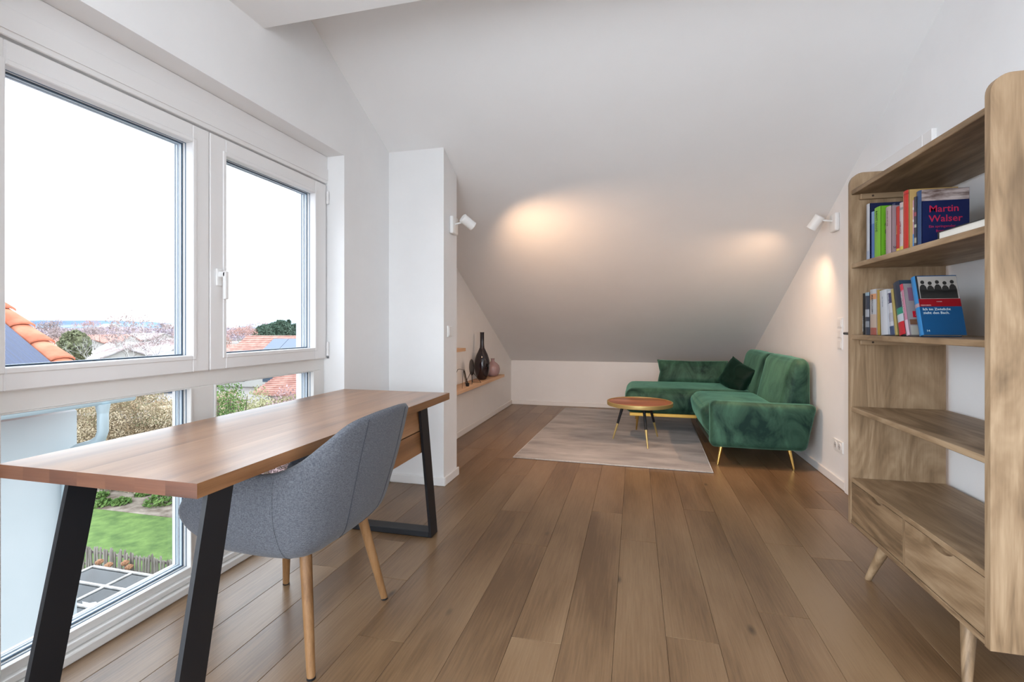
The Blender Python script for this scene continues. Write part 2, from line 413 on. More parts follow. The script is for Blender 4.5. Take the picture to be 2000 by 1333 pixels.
# sloping ceiling slab and the dropped flat ceiling
bm = B(); prism(bm, [(YF+.3, zc(YF+.3)), (YF+.3, zc(YF+.3)+.25), (.6, zc(.6)+.25), (.6, zc(.6))], 'x', XL-.3, XR+.25)
obj('ceiling', bm, CEIL, kind='structure')
bm = B(); box(bm, (XL-.02, YB-.1, ZB), (XR+.02, TOPY, ZB+.22)); obj('trim_1', bm, CEIL, kind='structure')
bm = B(); box(bm, (XL-.3, YB-.25, 3.5), (XR+.25, 1.2, 3.7)); obj('trim_2', bm, CEIL, kind='structure')
# pillar stub beside the sitting corner
PX = -1.32; PY0, PY1 = 3.24, 3.50
bm = B(); prism(bm, [(PY0, -.013), (PY1, -.013), (PY1, zc(PY1)+.05), (PY0, zc(PY0)+.05)], 'x', XL-.01, PX)
pil = obj('wall_pier', bm, WALL, kind='structure')
# skirting
def skirt(n, lo, hi):
    bm = B(); box(bm, lo, hi, .004); obj(n, bm, TRIMW, kind='structure')
SH = .062
skirt('baseboard_left', (XL, PY1, 0), (XL+.015, YF, SH)); skirt('baseboard_back', (XL+.015, YF-.015, 0), (XR-.015, YF, SH))
skirt('baseboard_right', (XR-.015, 3.80, 0), (XR, YF, SH)); skirt('baseboard_near', (XR-.015, YB, 0), (XR, 2.75, SH))
skirt('baseboard_window', (XL, WY1, 0), (XL+.015, PY0-.015, SH)); skirt('baseboard_pier', (XL+.015, PY0-.015, 0), (PX+.015, PY0, SH))
skirt('baseboard_niche', (PX, PY0, 0), (PX+.015, PY1+.015, SH))

# ------------------------------------------------------------------ window_1
win = empty('window_1', (-1.90, (WY0+WY1)/2, 0), kind='structure')
W0 = Vector((-1.90, (WY0+WY1)/2, 0))
def wobj(name, bm, m, parent=win, **k):
    bm.transform(Matrix.Translation(-W0))
    return obj(name, bm, m, parent, **k)
XI = -1.882; XO = -1.985
bm = B()   # fixed outer frame
ringframe(bm, XO, XI-.012, WY0, WY1, .0, 2.05, (.05,.05,.05,.05), .002)
box(bm, (XO, WY0+.05, .868), (XI-.008, WY1-.05, .945), .003)
box(bm, (XO, 1.729, .05), (XI-.008, 1.845, .868), .003)
wobj('frame', bm, PVCB)
bm = B()   # casings of the lower fixed panes
ringframe(bm, XO, XI, WY0+.045, 1.726, .03, .8685, (.076, .008, .055, .0035), .001)
wobj('glazing_bead', bm, PVCB)
bm = B(); ringframe(bm, XO, XI, 1.846, WY1-.045, .03, .8685, (.008, .072, .055, .0035), .001)
wobj('glazing_bead', bm, PVCB)
bm = B(); box(bm, (XI-.012, WY0, 2.03), (-1.868, WY1, 2.199), .003); box(bm, (-1.868, WY0, 2.05), (-1.864, WY1, 2.12), .001); wobj('shutter_box_cover', bm, PVC)
bm = B(); box(bm, (XI-.01, WY0, 0), (-1.838, WY1, .034), .004); wobj('floor_sill', bm, PVCB)
bm = B(); box(bm, (XI-.01, WY0, .034), (-1.858, WY1, .058), .006, 2); wobj('sill_step', bm, PVCB)
def sash(y0, y1, gy0, gy1, z0, z1, gz0, gz1):
    bm = B()
    ringframe(bm, -1.975, XI+.014, y0, y1, z0, z1, (gy0-y0, y1-gy1, gz0-z0, z1-gz1), .004)
    s = wobj('sash', bm, PVC)
    bm = B(); ringframe(bm, -1.905, XI+.018, gy0-.018, gy1+.018, gz0-.018, gz1+.018, (.0195,)*4, .003)
    wobj('bead', bm, PVC, s); s.children[-1].location = (0,0,0)
    return s
def glazing(gy0, gy1, gz0, gz1):
    bm = B()
    for x in (-1.924, -1.948): box(bm, (x-.0015, gy0, gz0), (x+.0015, gy1, gz1))
    p = wobj('pane', bm, PANE)
    for nm, xa, xb, m, ins in (('gasket', -1.909, -1.9055, GASK, .003), ('spacer', -1.934, -1.926, ALU, .008), ('gasket', -1.9255, -1.9225, GASK, .007),
                          ('gasket', -1.940, -1.937, GASK, .006), ('spacer', -1.956, -1.950, ALU, .006), ('gasket', -1.964, -1.961, GASK, .004)):
        bm = B(); ringframe(bm, xa, xb, gy0-.001, gy1+.001, gz0-.001, gz1+.001, (ins,)*4)
        wobj(nm, bm, m, p)
s1 = sash(.955, 1.800, 1.061, 1.715, .938, 2.02, 1.010, 1.942); s2 = sash(1.803, 2.660, 1.892, 2.552, .938, 2.02, 1.007, 1.942)
glazing(1.061, 1.715, 1.010, 1.942); glazing(1.892, 2.552, 1.007, 1.942)
glazing(1.061, 1.718, .085, .865); glazing(1.854, 2.557, .085, .865)
bm = B(); box(bm, (XI+.014, 1.832, 1.325), (XI+.024, 1.862, 1.405), .004, 2); box(bm, (XI+.02, 1.838, 1.365), (XI+.062, 1.856, 1.39), .004, 2)
hd = wobj('handle_plate', bm, WLAMP)
bm = B(); box(bm, (XI+.046, 1.838, 1.262), (XI+.064, 1.860, 1.392), .005, 2); wobj('handle_grip', bm, WLAMP, hd)
bm = B(); tube(bm, [(XI+.022, 2.662, .955), (XI+.022, 2.662, 1.04)], .008, 10); wobj('hinge', bm, PVC)
bm = B(); tube(bm, [(XI+.022, 2.662, 1.90), (XI+.022, 2.662, 1.98)], .008, 10); wobj('hinge', bm, PVC)
bm = B(); tube(bm, [(XI+.022, 2.664, .938), (XI+.022, 2.664, .95)], .006, 10); wobj('hinge_pin', bm, DGREY)
bm = B(); box(bm, (-2.05, WY1-.06, 0), (-2.0, WY1, 2.2)); box(bm, (-2.05, WY0, 0), (-2.0, WY0+.06, 2.2)); wobj('shutter_guide', bm, PVC)

# ------------------------------------------------------------------ door behind the bookcase
door = empty('door_1', (XR, 3.27, 0), kind='structure')
bm = B()
for lo, hi in (((-.022,-.50,0),(0,-.42,2.095)), ((-.022,.43,0),(0,.51,2.095)), ((-.022,-.42,2.015),(0,.43,2.095))): box(bm, lo, hi, .003)
obj('casing', bm, TRIMW, door)
bm = B(); box(bm, (-.010, -.418, .004), (0, .428, 2.012), .002); obj('leaf', bm, TRIMW, door)
bm = B(); box(bm, (-.016, .375, .97), (-.010, .415, 1.13), .002); hp = obj('handle_plate', bm, ALU, door)
bm = B(); tube(bm, [(-.015,.395,1.09), (-.062,.395,1.09)], .009, 12); tube(bm, [(-.060,.402,1.09), (-.060,.27,1.09)], .009, 12); obj('lever', bm, DGREY, hp, smooth=40)

# ------------------------------------------------------------------ desk
DT, DZ = .75, .712
dx0, dx1, dy0, dy1 = -1.742, -1.048, .974, 2.660
desk = empty('desk', (-1.395, 1.817, 0), label='oak writing desk with black steel frames standing in front of the window', cat='desk')
D0 = Vector((-1.395, 1.817, 0))
def dobj(name, bm, m, parent=desk, **k):
    bm.transform(Matrix.Translation(-D0)); return obj(name, bm, m, parent, **k)
nst = 7
for k in range(nst):   # glued staves of the top
    a = dx0+(dx1-dx0)*k/nst; b2 = dx0+(dx1-dx0)*(k+1)/nst
    bm = B()
    prism(bm, [(a, DZ), (b2, DZ), (b2, DT), (a, DT)], 'y', dy0, dy1)
    c = Vector(((a+b2)/2, (dy0+dy1)/2, DZ)); bm.transform(Matrix.Translation(-c))
    bm.faces.ensure_lookup_table(); bm.faces[0].material_index = 1; bm.faces[1].material_index = 1
    o = obj('tabletop_stave', bm, [DESKT, DESKX], desk, c-D0)
FW, FT, LS = .082, .030, .19
for s, yt in ((-1, 1.056), (1, 2.330)):
    def bar(x0, x1):
        bm = B(); yb = yt+s*LS*DZ
        prism(bm, [(yb-FW/2, 0.002), (yb+FW/2, 0.002), (yt+FW/2, DZ-.004), (yt-FW/2, DZ-.004)], 'x', x0, x1); bevel_all(bm, .003, 1)
        return bm
    fr = dobj('leg_frame', bar(-1.546, -1.532), BLACK)
    dobj('post', bar(-1.072, -1.058), BLACK, fr)
    yb = yt+s*LS*(DZ-.02)
    bm = B(); box(bm, (-1.532, yb-FW/2, .002), (-1.072, yb+FW/2, .032), .003); dobj('floor_rail', bm, BLACK, fr)
    bm = B(); box(bm, (-1.546, yt-FW/2, DZ-.004), (-1.058, yt+FW/2, DZ-.0005)); dobj('top_plate', bm, BLACK, fr)
# drawer block
cy0, cy1 = 1.98, 2.285+.12
bm = B(); box(bm, (-1.50, cy0, .478), (-1.10, cy1, DZ), .002); dobj('drawer_box', bm, DESKT)
bm = B(); box(bm, (-1.10, cy0, .598), (-1.078, cy1, .708), .002); dobj('drawer', bm, DESKT)
bm = B(); box(bm, (-1.10, cy0, .478), (-1.078, cy1, .592), .002); dobj('drawer', bm, DESKT)

# ------------------------------------------------------------------ armchair
YC = 1.60; CH0 = Vector((-1.22, YC, 0))
chair = empty('armchair', CH0, label='grey woven tub armchair on tapered oak legs, pushed under the desk', cat='chair')
half = [  # rim, upper, mid, low, bottom (x, y offset, z)
 [(-1.455,-.265,.585), (-1.485,-.278,.55), (-1.50,-.275,.49), (-1.455,-.24,.415), (-1.37,-.15,.378)],
 [(-1.37,-.288,.630), (-1.385,-.300,.58), (-1.39,-.298,.49), (-1.365,-.265,.400), (-1.30,-.16,.368)],
 [(-1.25,-.303,.652), (-1.25,-.312,.58), (-1.25,-.310,.49), (-1.235,-.270,.393), (-1.19,-.165,.362)],
 [(-1.12,-.305,.662), (-1.12,-.312,.59), (-1.12,-.302,.49), (-1.11,-.262,.392), (-1.11,-.160,.360)],
 [(-1.03,-.296,.694), (-1.035,-.300,.61), (-1.045,-.285,.50), (-1.05,-.245,.398), (-1.07,-.15,.362)],
 [(-.955,-.268,.750), (-.970,-.268,.65), (-.995,-.250,.52), (-1.015,-.212,.412), (-1.05,-.13,.368)],
 [(-.892,-.212,.808), (-.920,-.212,.69), (-.955,-.197,.55), (-.988,-.165,.430), (-1.04,-.095,.374)],
 [(-.862,-.110,.828), (-.893,-.112,.70), (-.930,-.105,.56), (-.970,-.090,.440), (-1.03,-.050,.378)],
 [(-.855,0,.832), (-.886,0,.705), (-.925,0,.56), (-.966,0,.442), (-1.03,0,.378)]]
full = half + [[(x, -y, z) for x, y, z in row] for row in half[-2::-1]]
def cat(p0, p1, p2, p3, t):
    return .5*((2*p1)+(p2-p0)*t+(2*p0-5*p1+4*p2-p3)*t*t+(3*p1-p0-3*p2+p3)*t**3)
def resample(L_, sub):
    out = []
    for i in range(len(L_)-1):
        for k in range(sub):
            t = k/sub; out.append(cat(L_[max(i-1,0)], L_[i], L_[i+1], L_[min(i+2,len(L_)-1)], t))
    out.append(L_[-1]); return out
rows = [[Vector(p) for p in r] for r in full]
rows = [resample(r, 5) for r in rows]
cols = list(zip(*rows)); cols = [resample(list(c), 5) for c in cols]
grid = list(zip(*cols))            # [s][v]
NS, NV = len(grid), len(grid[0])
def shell_grid():
    out = [[None]*NV for _ in range(NS)]; inn = [[None]*NV for _ in range(NS)]
    cen = Vector((-1.22, 0, .52))
    for i in range(NS):
        for j in range(NV):
            p = grid[i][j]
            a = grid[min(i+1,NS-1)][j]-grid[max(i-1,0)][j]; b = grid[i][min(j+1,NV-1)]-grid[i][max(j-1,0)]
            n = a.cross(b).normalized()
            if n.dot(cen-p) < 0: n = -n
            out[i][j] = p; inn[i][j] = p+n*(.036 if j > 1 else .022)
    return out, inn
O_, I_ = shell_grid()
bm = B()
sh = Vector((-CH0.x, 0, 0))
vo = [[bm.verts.new(O_[i][j]+sh) for j in range(NV)] for i in range(NS)]
vi = [[bm.verts.new(I_[i][j]+sh) for j in range(NV)] for i in range(NS)]
for i in range(NS-1):
    for j in range(NV-1):
        bm.faces.new((vo[i][j], vo[i+1][j], vo[i+1][j+1], vo[i][j+1])); bm.faces.new((vi[i][j], vi[i][j+1], vi[i+1][j+1], vi[i+1][j]))
# rounded rim strip
rim = []
for i in range(NS):
    p, q = O_[i][0], I_[i][0]; up = (O_[i][0]-O_[i][2]).normalized()
    rim.append(bm.verts.new((p+q)/2+up*.011+sh))
for i in range(NS-1):
    bm.faces.new((vo[i][0], rim[i], rim[i+1], vo[i+1][0])); bm.faces.new((rim[i], vi[i][0], vi[i+1][0], rim[i+1]))
    bm.faces.new((vo[i][-1], vo[i+1][-1], vi[i+1][-1], vi[i][-1]))
for e in (0, NS-1):
    for j in range(NV-1): bm.faces.new((vo[e][j], vo[e][j+1], vi[e][j+1], vi[e][j]))
    bm.faces.new((vo[e][0], vi[e][0], rim[e]))
obj('shell', bm, FABR, chair, smooth='all')
bm = B()   # underside pan closing the bottom of the tub
pan = [Vector((O_[i][-1].x-(.01 if O_[i][-1].x > -1.1 else 0), O_[i][-1].y*.97, O_[i][-1].z+.004))+sh for i in range(NS)]
pan += [Vector((-1.40, y, .385))+sh for y in (.09, 0, -.09)]
c = bm.verts.new(Vector((-1.2, 0, .356))+sh); c2 = bm.verts.new(Vector((-1.2, 0, .40))+sh)
pv = [bm.verts.new(p) for p in pan]; pu = [bm.verts.new(p+Vector((0,0,.03))) for p in pan]
for i in range(len(pv)):
    j = (i+1)%len(pv)
    bm.faces.new((c, pv[i], pv[j])); bm.faces.new((c2, pu[j], pu[i])); bm.faces.new((pv[i], pu[i], pu[j], pv[j]))
obj('underside', bm, FABR, chair, smooth='all')
bm = B(); softbox(bm, (-1.505+1.22, -.235, .405), (-1.045+1.22, .235, .475), .035, (0,0,.012), n=12, wr=.002)
obj('seat', bm, FABR, chair, smooth='all')
def seam(i0, f=1.0):
    bm = B(); pts = []
    for j in range(0, int((NV-1)*f)+1):
        p = O_[i0][j]; n = (I_[i0][j]-p).normalized(); pts.append(p-n*.0006+sh)
    tube(bm, pts, .0015, 6); return bm
mid = (NS-1)//2
for i0 in (16, NS-1-16, mid-6, mid+6):
    obj('seam', seam(i0, .96), SEAM if abs(i0-mid) == 6 else FABR, chair, smooth='all')
for sx, sy in ((1,-1), (1,1), (-1,-1), (-1,1)):
    bm = B()
    top = Vector((.135 if sx > 0 else -.215, sy*.17, .385)); ft = Vector((.207 if sx > 0 else -.272, sy*.237, 0.004))
    tube(bm, [top, top.lerp(ft, .5), ft], [.0205, .0175, .0135], 18); lg = obj('leg', bm, LEGW, chair, smooth=40)
    bm = B(); tube(bm, [ft+Vector((0,0,-.003)), ft+Vector((0,0,.004))], .0142, 18); obj('foot_cap', bm, BLACK, lg)

# ------------------------------------------------------------------ bookcase
bc = empty('bookcase', (1.2, 2.19, 0), label='tall open pale wood bookcase with two drawers against the right wall', cat='bookcase')
K0 = Vector((1.2, 2.19, 0))
def kobj(name, bm, m, parent=bc, **k):
    c = Vector((0,0,0))
    bm.transform(Matrix.Translation(-K0)); return obj(name, bm, m, parent, **k)
bx0, bx1 = 1.0, 1.385
by0, by1 = 1.708, 2.678    # outer faces
zb0, zb1 = .196, 1.872
PT = .024
def panel(y0, y1):
    r = .055; pts = [(bx0+.0, zb0), (bx1, zb0), (bx1, zb1-r)]
    for k in range(1, 9): a = k/8*PI/2; pts.append((bx1-r+r*math.cos(a), zb1-r+r*math.sin(a)))
    for k in range(0, 9): a = PI/2+k/8*PI/2; pts.append((bx0+r+r*math.cos(a), zb1-r+r*math.sin(a)))
    bm = B(); prism(bm, pts, 'y', y0, y1); bevel_all(bm, .003, 2, 40); return bm
kobj('side_panel', panel(by0, by0+PT), BCZ, smooth=30); kobj('side_panel', panel(by1-PT, by1), BCZ, smooth=30)
iy0, iy1 = by0+PT, by1-PT
for zt in (1.788, 1.437, 1.098, .754):
    bm = B(); box(bm, (bx0+.004, iy0, zt-.022), (bx1, iy1, zt), .002); kobj('shelf', bm, BCY)
bm = B(); box(bm, (bx0+.004, iy0, .394), (bx1, iy1, .414), .002); kobj('cabinet_top', bm, BCY)
bm = B(); box(bm, (bx0+.002, iy0, .196), (bx1, iy1, .216), .002); kobj('cabinet_bottom', bm, BCY)
bm = B(); box(bm, (bx1-.012, iy0, .216), (bx1, iy1, .394)); kobj('cabinet_back', bm, BCY)
ym = 2.19
bm = B(); box(bm, (bx0+.006, ym-.009, .216), (bx1-.012, ym+.009, .394), .001); kobj('divider', bm, BCZ)
for y0, y1 in ((iy0+.002, ym-.011), (ym+.011, iy1-.002)):
    c = (y0+y1)/2; wd = .07; zt = .392; dp = .022
    pts = [(y0, .219), (y1, .219), (y1, zt)]
    for k in range(0, 17):
        t = k/16; yy = c+wd-2*wd*t; pts.append((yy, zt-dp*math.sin(PI*t)**.7 if 0 < t < 1 else zt))
    pts.append((y0, zt))
    bm = B(); prism(bm, pts, 'x', bx0+.005, bx0+.023); dr = kobj('drawer', bm, BCY)
    bm = B(); box(bm, (bx0+.0245, c-.085, .350), (bx0+.030, c+.085, .3925)); kobj('finger_recess', bm, BCY, dr)
    bm = B(); box(bm, (bx0+.023, y0+.01, .225), (bx1-.02, y0+.022, .36)); kobj('drawer_side', bm, BCX, dr)
    bm = B(); box(bm, (bx0+.023, y1-.022, .225), (bx1-.02, y1-.01, .36)); kobj('drawer_side', bm, BCX, dr)
for zt in (1.766, 1.415, 1.076):
    for s, ys in ((1, iy1), (-1, iy0)):
        bm = B(); box(bm, (bx0+.035, min(ys, ys-s*.022), zt-.026), (bx1-.03, max(ys, ys-s*.022), zt), .003)
        if zt == 1.415: bm.free(); continue
        cl = kobj('cleat', bm, BCX)
        bm = B(); tube(bm, [(bx0+.085, ys-s*.0215, zt-.013), (bx0+.085, ys-s*.0225, zt-.013)], .005, 10); kobj('screw_hole', bm, FDARK, cl)
for fx, fy, tx, ty in ((1.015,2.512,1.055,2.43), (1.015,1.838,1.055,1.90), (1.36,2.512,1.32,2.43), (1.36,1.838,1.32,1.90)):
    bm = B(); tube(bm, [(tx, ty, .197), (fx, fy, .001)], [.024, .0125], 20); kobj('leg', bm, BCZ, smooth=40)

# ------------------------------------------------------------------ books
PAPER = noisy('book_pages', (.66,.62,.54), (.78,.75,.68), scale=3, stretch=(1,220,1), rough=.9)
_mc = {}
def cmat(c, r=.4):
    k = (tuple(c), r)
    if k not in _mc: _mc[k] = mat('printed_cover', tuple(v*.72 for v in c), r)
    return _mc[k]
def lerp(a, b, t): return a+(b-a)*t
def book(X, Y, z, th, dep, h, spine, cover, label, group, lean=0, bands=(), cbands=(), txt=None, ctxt=(), back=None):
    """standing book: spine faces -X at x = X, front cover faces -Y at y = Y; origin at the near lower spine corner"""
    r = empty('book', (X, Y, z+th*math.sin(lean)), label=label, cat='book', group=group)
    r.rotation_euler = (-lean, 0, 0)      # positive lean: top tips towards +Y
    M1, M2 = cmat(spine), cmat(cover)
    bm = B(); ct = .0022
    box(bm, (0, 0, 0), (dep, ct, h), mi=1); box(bm, (0, th-ct, 0), (dep, th, h), mi=1)
    n = 6; pts = []
    for k in range(n+1):
        t = k/n; pts.append((-.0035*math.sin(PI*t)+.0005, t*th))
    pts += [(.002, th), (.002, 0)]
    prism(bm, pts, 'z', 0, h, mi=0)
    obj('cover', bm, [M1, M2], r)
    bm = B(); box(bm, (.002, ct, .003), (dep-.004, th-ct, h-.003)); obj('pages', bm, PAPER, r)
    for z0, z1, c in bands:
        bm = B(); e = .0004
        pp = [(x-e, y) for x, y in pts[:n+1]]+[(.001, th), (.001, 0)]
        prism(bm, pp, 'z', z0*h, z1*h); obj('spine_band', bm, cmat(c), r)
    for x0, x1, z0, z1, c in cbands:
        bm = B(); box(bm, (x0*dep, -.0005, z0*h), (x1*dep, .0002, z1*h)); obj('cover_print', bm, cmat(c), r)
    if txt:
        s, size, c, zz = txt
        # reads down the spine
        R = Matrix(((0,0,-1,-.0042), (-1,0,0,0), (0,1,0,0), (0,0,0,1)))   # text x-> -y ; y -> z ; normal -> -x
        Rv = Matrix.Translation((-.0042, th*.5, zz*h)) @ Matrix(((0,0,-1,0), (0,-1,0,0), (-1,0,0,0), (0,0,0,1)))
        Rv = Matrix.Translation((-.0042, th*.5+size*.33, zz*h)) @ Matrix(((0,0,-1,0), (0,-1,0,0), (-1,0,0,0), (0,0,0,1)))
        text('spine_lettering', s, size, cmat(c), r, Rv)
    for s, size, c, xx, zz in ctxt:
        Rc = Matrix.Translation((xx*dep, -.0009, zz*h)) @ Matrix(((1,0,0,0), (0,0,-1,0), (0,1,0,0), (0,0,0,1)))
        text('cover_lettering', s, size, cmat(c), r, Rc, bold=True)
    return r
ZU, ZL = 1.4375, 1.0985
GU, GL = 'books on the upper shelf of the bookcase', 'books on the second shelf of the bookcase'
def spine(pa, pb, X):     # near Y and thickness from two image columns
    y1, y0 = onx(pa, X), onx(pb, X); return y0, y1-y0
def topz(y, px, X):
    a, b = ray(px); d = X/a; return CAMZ-(y-HOR)*d/F
UP = [  # px far, px near, X front, top row, depth, spine, cover, label, extras
 (1692,1699,1.045,399,.165,(.62,.64,.68),(.006,.014,.075),'tall book with white spine and navy cover, farthest on the upper shelf',dict(bands=((0,.18,(.45,.5,.62)),))),
 (1702,1708,1.045,414,.15,(.10,.21,.50),(.03,.06,.25),'slim mid-blue book wedged left of the thick green book',dict(bands=((.75,1,(.25,.4,.65)),))),
 (1708,1720,1.025,405,.15,(.20,.52,.03),(.17,.46,.02),'thick bright green book with black lettering EX on the upper shelf',dict(txt=('SANT LLUC',.018,(.02,.08,.01),.93), ctxt=(('BEST',.014,(.01,.03,.01),.10,.61),('EX',.028,(.01,.02,.01),.10,.45)), cbands=((.1,.5,.30,.31,(.03,.12,.01)),(.1,.5,.26,.27,(.03,.12,.01)),(.1,.5,.22,.23,(.03,.12,.01)),(.1,.45,.18,.19,(.03,.12,.01)),(.1,.5,.14,.15,(.03,.12,.01))))),
 (1730,1741,1.030,404,.15,(.50,.36,.38),(.36,.27,.29),'pinkish grey paperback right of the thick green book',dict(txt=('mehr als ein tag',.010,(.25,.14,.16),.92), ctxt=(('SAVE',.013,(.03,.02,.03),.04,.12),))),
 (1742,1749,1.045,398,.15,(.03,.055,.13),(.02,.03,.08),'narrow dark blue book between the pinkish grey and the red one',{}),
 (1750,1757,1.045,404,.14,(.55,.04,.03),(.40,.03,.03),'short red paperback with yellow foot on the upper shelf',dict(bands=((0,.1,(.8,.55,.08)),),txt=('ROMANE',.009,(.8,.4,.2),.6))),
 (1757,1764,1.045,396,.15,(.66,.55,.55),(.6,.5,.5),'off-white speckled paperback left of the tall red book',dict(bands=((.02,.12,(.75,.6,.15)),(.85,.9,(.3,.3,.3))),txt=('LITERATUR',.010,(.45,.08,.08),.62))),
 (1764,1775,1.025,373,.16,(.60,.02,.015),(.55,.36,.13),'tallest bright red spine with tan cover on the upper shelf',dict(bands=((.93,.95,(.35,.01,.01)),))),
 (1775,1780,1.04,415,.15,(.06,.22,.55),(.1,.3,.6),'slim blue and white paperback right of the tall red book',dict(bands=((.4,.5,(.6,.65,.7)),(.7,.8,(.6,.65,.7))))),
 (1780,1785,1.04,392,.15,(.52,.28,.36),(.5,.3,.35),'slim pink striped paperback near the big navy hardback',dict(bands=((.0,.3,(.08,.25,.55)),(.55,.6,(.7,.66,.68)),(.8,.85,(.7,.66,.68))))),
 (1785,1790,1.04,385,.15,(.05,.045,.06),(.05,.05,.07),'thin dark patterned paperback touching the big navy hardback',dict(bands=((.1,.2,(.35,.33,.25)),(.4,.46,(.45,.44,.35)),(.62,.7,(.3,.06,.08))))),
]
for pa, pb, X, ty, dep, sp, cv, lab, ex in UP:
    y0, th = spine(pa, pb, X); h = topz(ty, (pa+pb)/2, X)-ZU
    book(X, y0+.0004, ZU, th-.0008, dep, h, sp, cv, lab, GU, **ex)
# big navy hardback with its cover to the camera
y0, th = spine(1790, 1800, 1.046)
hb = topz(371, 1800, 1.046)-ZU
nb = book(1.046, y0, ZU, th-.001, .150, hb, (.035,.085,.20), (.005,.014,.085), 'large navy hardback with red name lettering and a landscape strip on its cover', GU,
     ctxt=(('Martin', .036, (.60,.02,.08), .15, .60), ('Walser', .036, (.60,.02,.08), .15, .43), ('Ein springender', .0135, (.42,.02,.10), .15, .33), ('Brunnen', .0135, (.42,.02,.10), .30, .25)))
LAND = noisy('cover_landscape', (.10,.06,.05), (.50,.42,.40), scale=14, stretch=(1,1,5), detail=8, rough=.4)
bm = B(); box(bm, (.0, -.0006, hb*.80), (.149, .0002, hb*.995)); obj('cover_print', bm, LAND, nb)
# book lying flat near the right panel
lb = empty('book', (1.045, 1.90, ZU), label='black bound book with cream pages lying flat on the upper shelf', cat='book', group=GU)
bm = B(); box(bm, (0, -.155, 0), (.20, .150, .0025)); box(bm, (0, -.155, .0335), (.20, .150, .036)); box(bm, (0, .1475, 0), (.20, .150, .036)); obj('cover', bm, cmat((.012,.016,.015)), lb)
bm = B(); box(bm, (.004, -.150, .0025), (.195, .1475, .0335)); obj('pages', bm, PAPER, lb)
# second shelf
LO = [  # px bottom far, px bottom near, X, top row, lean, depth, spine, cover, label, extras
 (1685,1689,1.045,573,0,.12,(.01,.01,.012),(.02,.02,.02),'thin black book with white lettering, farthest on the second shelf',dict(txt=('WILDWECHSEL',.011,(.6,.6,.58),.46))),
 (1689.5,1698,1.04,571,0,.12,(.035,.05,.08),(.1,.12,.15),'dark slate book with grey bars on its spine on the second shelf',dict(bands=((.42,.60,(.42,.45,.50)),(.18,.32,(.28,.31,.35)),(.92,1,(.3,.42,.5))))),
 (1699.5,1712,1.04,565,.01,.12,(.55,.57,.60),(.5,.4,.35),'white paperback with orange top and red foot on its spine',dict(bands=((.0,.16,(.42,.12,.09)),(.16,.45,(.58,.45,.36)),(.78,.9,(.70,.33,.16))),txt=('ERZÄHLUNGEN',.012,(.04,.04,.06),.88))),
 (1713,1719,1.045,566,.02,.12,(.46,.30,.06),(.35,.25,.08),'narrow ochre paperback between two white ones on the second shelf',{}),
 (1721,1735,1.04,567,.07,.12,(.66,.68,.72),(.6,.62,.66),'plain white thick paperback leaning slightly on the second shelf',dict(txt=('der fremde',.010,(.3,.35,.45),.86))),
 (1738,1747,1.045,569,.15,.12,(.60,.60,.64),(.5,.5,.55),'white paperback with navy title box leaning left of an ochre one',dict(bands=((.72,.95,(.05,.05,.12)),(.0,.2,(.05,.08,.16)),(.3,.5,(.45,.45,.5))),txt=('NOVA',.013,(.7,.7,.75),.93))),
 (1748,1754,1.045,565,.20,.12,(.42,.32,.10),(.3,.25,.1),'tilted ochre paperback beside the green, white and red striped spine',{}),
 (1756,1769,1.04,551,.23,.13,(.015,.03,.06),(.03,.06,.10),'dark navy book with green, white and red bands on its spine',dict(bands=((.38,.50,(.02,.28,.18)),(.24,.38,(.60,.64,.70)),(.0,.24,(.60,.015,.03))))),
 (1770,1777,1.035,555,.25,.13,(.50,.20,.28),(.33,.29,.31),'pink paperback with mauve portrait cover leaning on the striped one',dict(bands=((.88,1,(.60,.04,.07)),(.0,.3,(.60,.45,.52))),cbands=((.05,.9,.0,.18,(.45,.43,.38)),(.05,.9,.2,.3,(.20,.10,.06)),(.15,.9,.34,.46,(.60,.01,.03)),(.2,.8,.37,.385,(.7,.5,.5)),(.2,.8,.41,.425,(.7,.5,.5)),(.1,.8,.66,.92,(.25,.13,.22))),txt=('BRIEFE AUS ROM',.012,(.72,.6,.62),.85))),
]
ZL_ = ZL
for pa, pb, X, ty, lean, dep, sp, cv, lab, ex in LO:
    y0, th = spine(pa, pb, X); th = th*math.cos(lean)
    h = (topz(ty, (pa+pb)/2, X)-ZL)/math.cos(lean)
    book(X, y0, ZL+.0005, th-.0012, dep, h-.002, sp, cv, lab, GL, lean=lean, **ex)
lean = .27
y0, th = spine(1795, 1805, 1.035)
bb = book(1.035, y0, ZL+.0005, th*.93, .132, .232, (.03,.24,.55), (.006,.085,.23), 'blue hardback with a photo of players and white text on its cover', GL, lean=lean,
     bands=((.47,.53,(.42,.30,.34)),),
     cbands=((.0,.995,.47,.60,(.30,.004,.012)), (.0,.05,.60,.995,(.02,.03,.04))),
     ctxt=(('MEMOIREN', .0065, (.65,.4,.4), .03, .482), ('roman', .0065, (.6,.4,.4), .42, .545), ('Ich im Zwielicht', .0135, (.70,.80,.85), .06, .405), ('zieht den Bach.', .0135, (.70,.80,.85), .06, .345), ('14', .011, (.65,.8,.8), .07, .05)))
bm = B(); box(bm, (.006, -.0006, .232*.60), (.131, .0002, .232*.985)); obj('cover_print', bm, cmat((.50,.47,.43)), bb)
bm = B()
for k in range(5):
    x = .020+k*.0235; hh = .205-.004*(k % 2)
    for (rx, rz, cz) in ((.0065, .0075, hh), (.012, .022, hh-.030)):
        pts = [(x+rx*math.cos(a/10*2*PI), cz+rz*math.sin(a/10*2*PI)) for a in range(10)]; prism(bm, pts, 'y', -.0011, -.0004)
    box(bm, (x-.012, -.0011, .232*.605), (x+.012, -.0004, hh-.03))
obj('cover_figures', bm, cmat((.035,.034,.032)), bb)

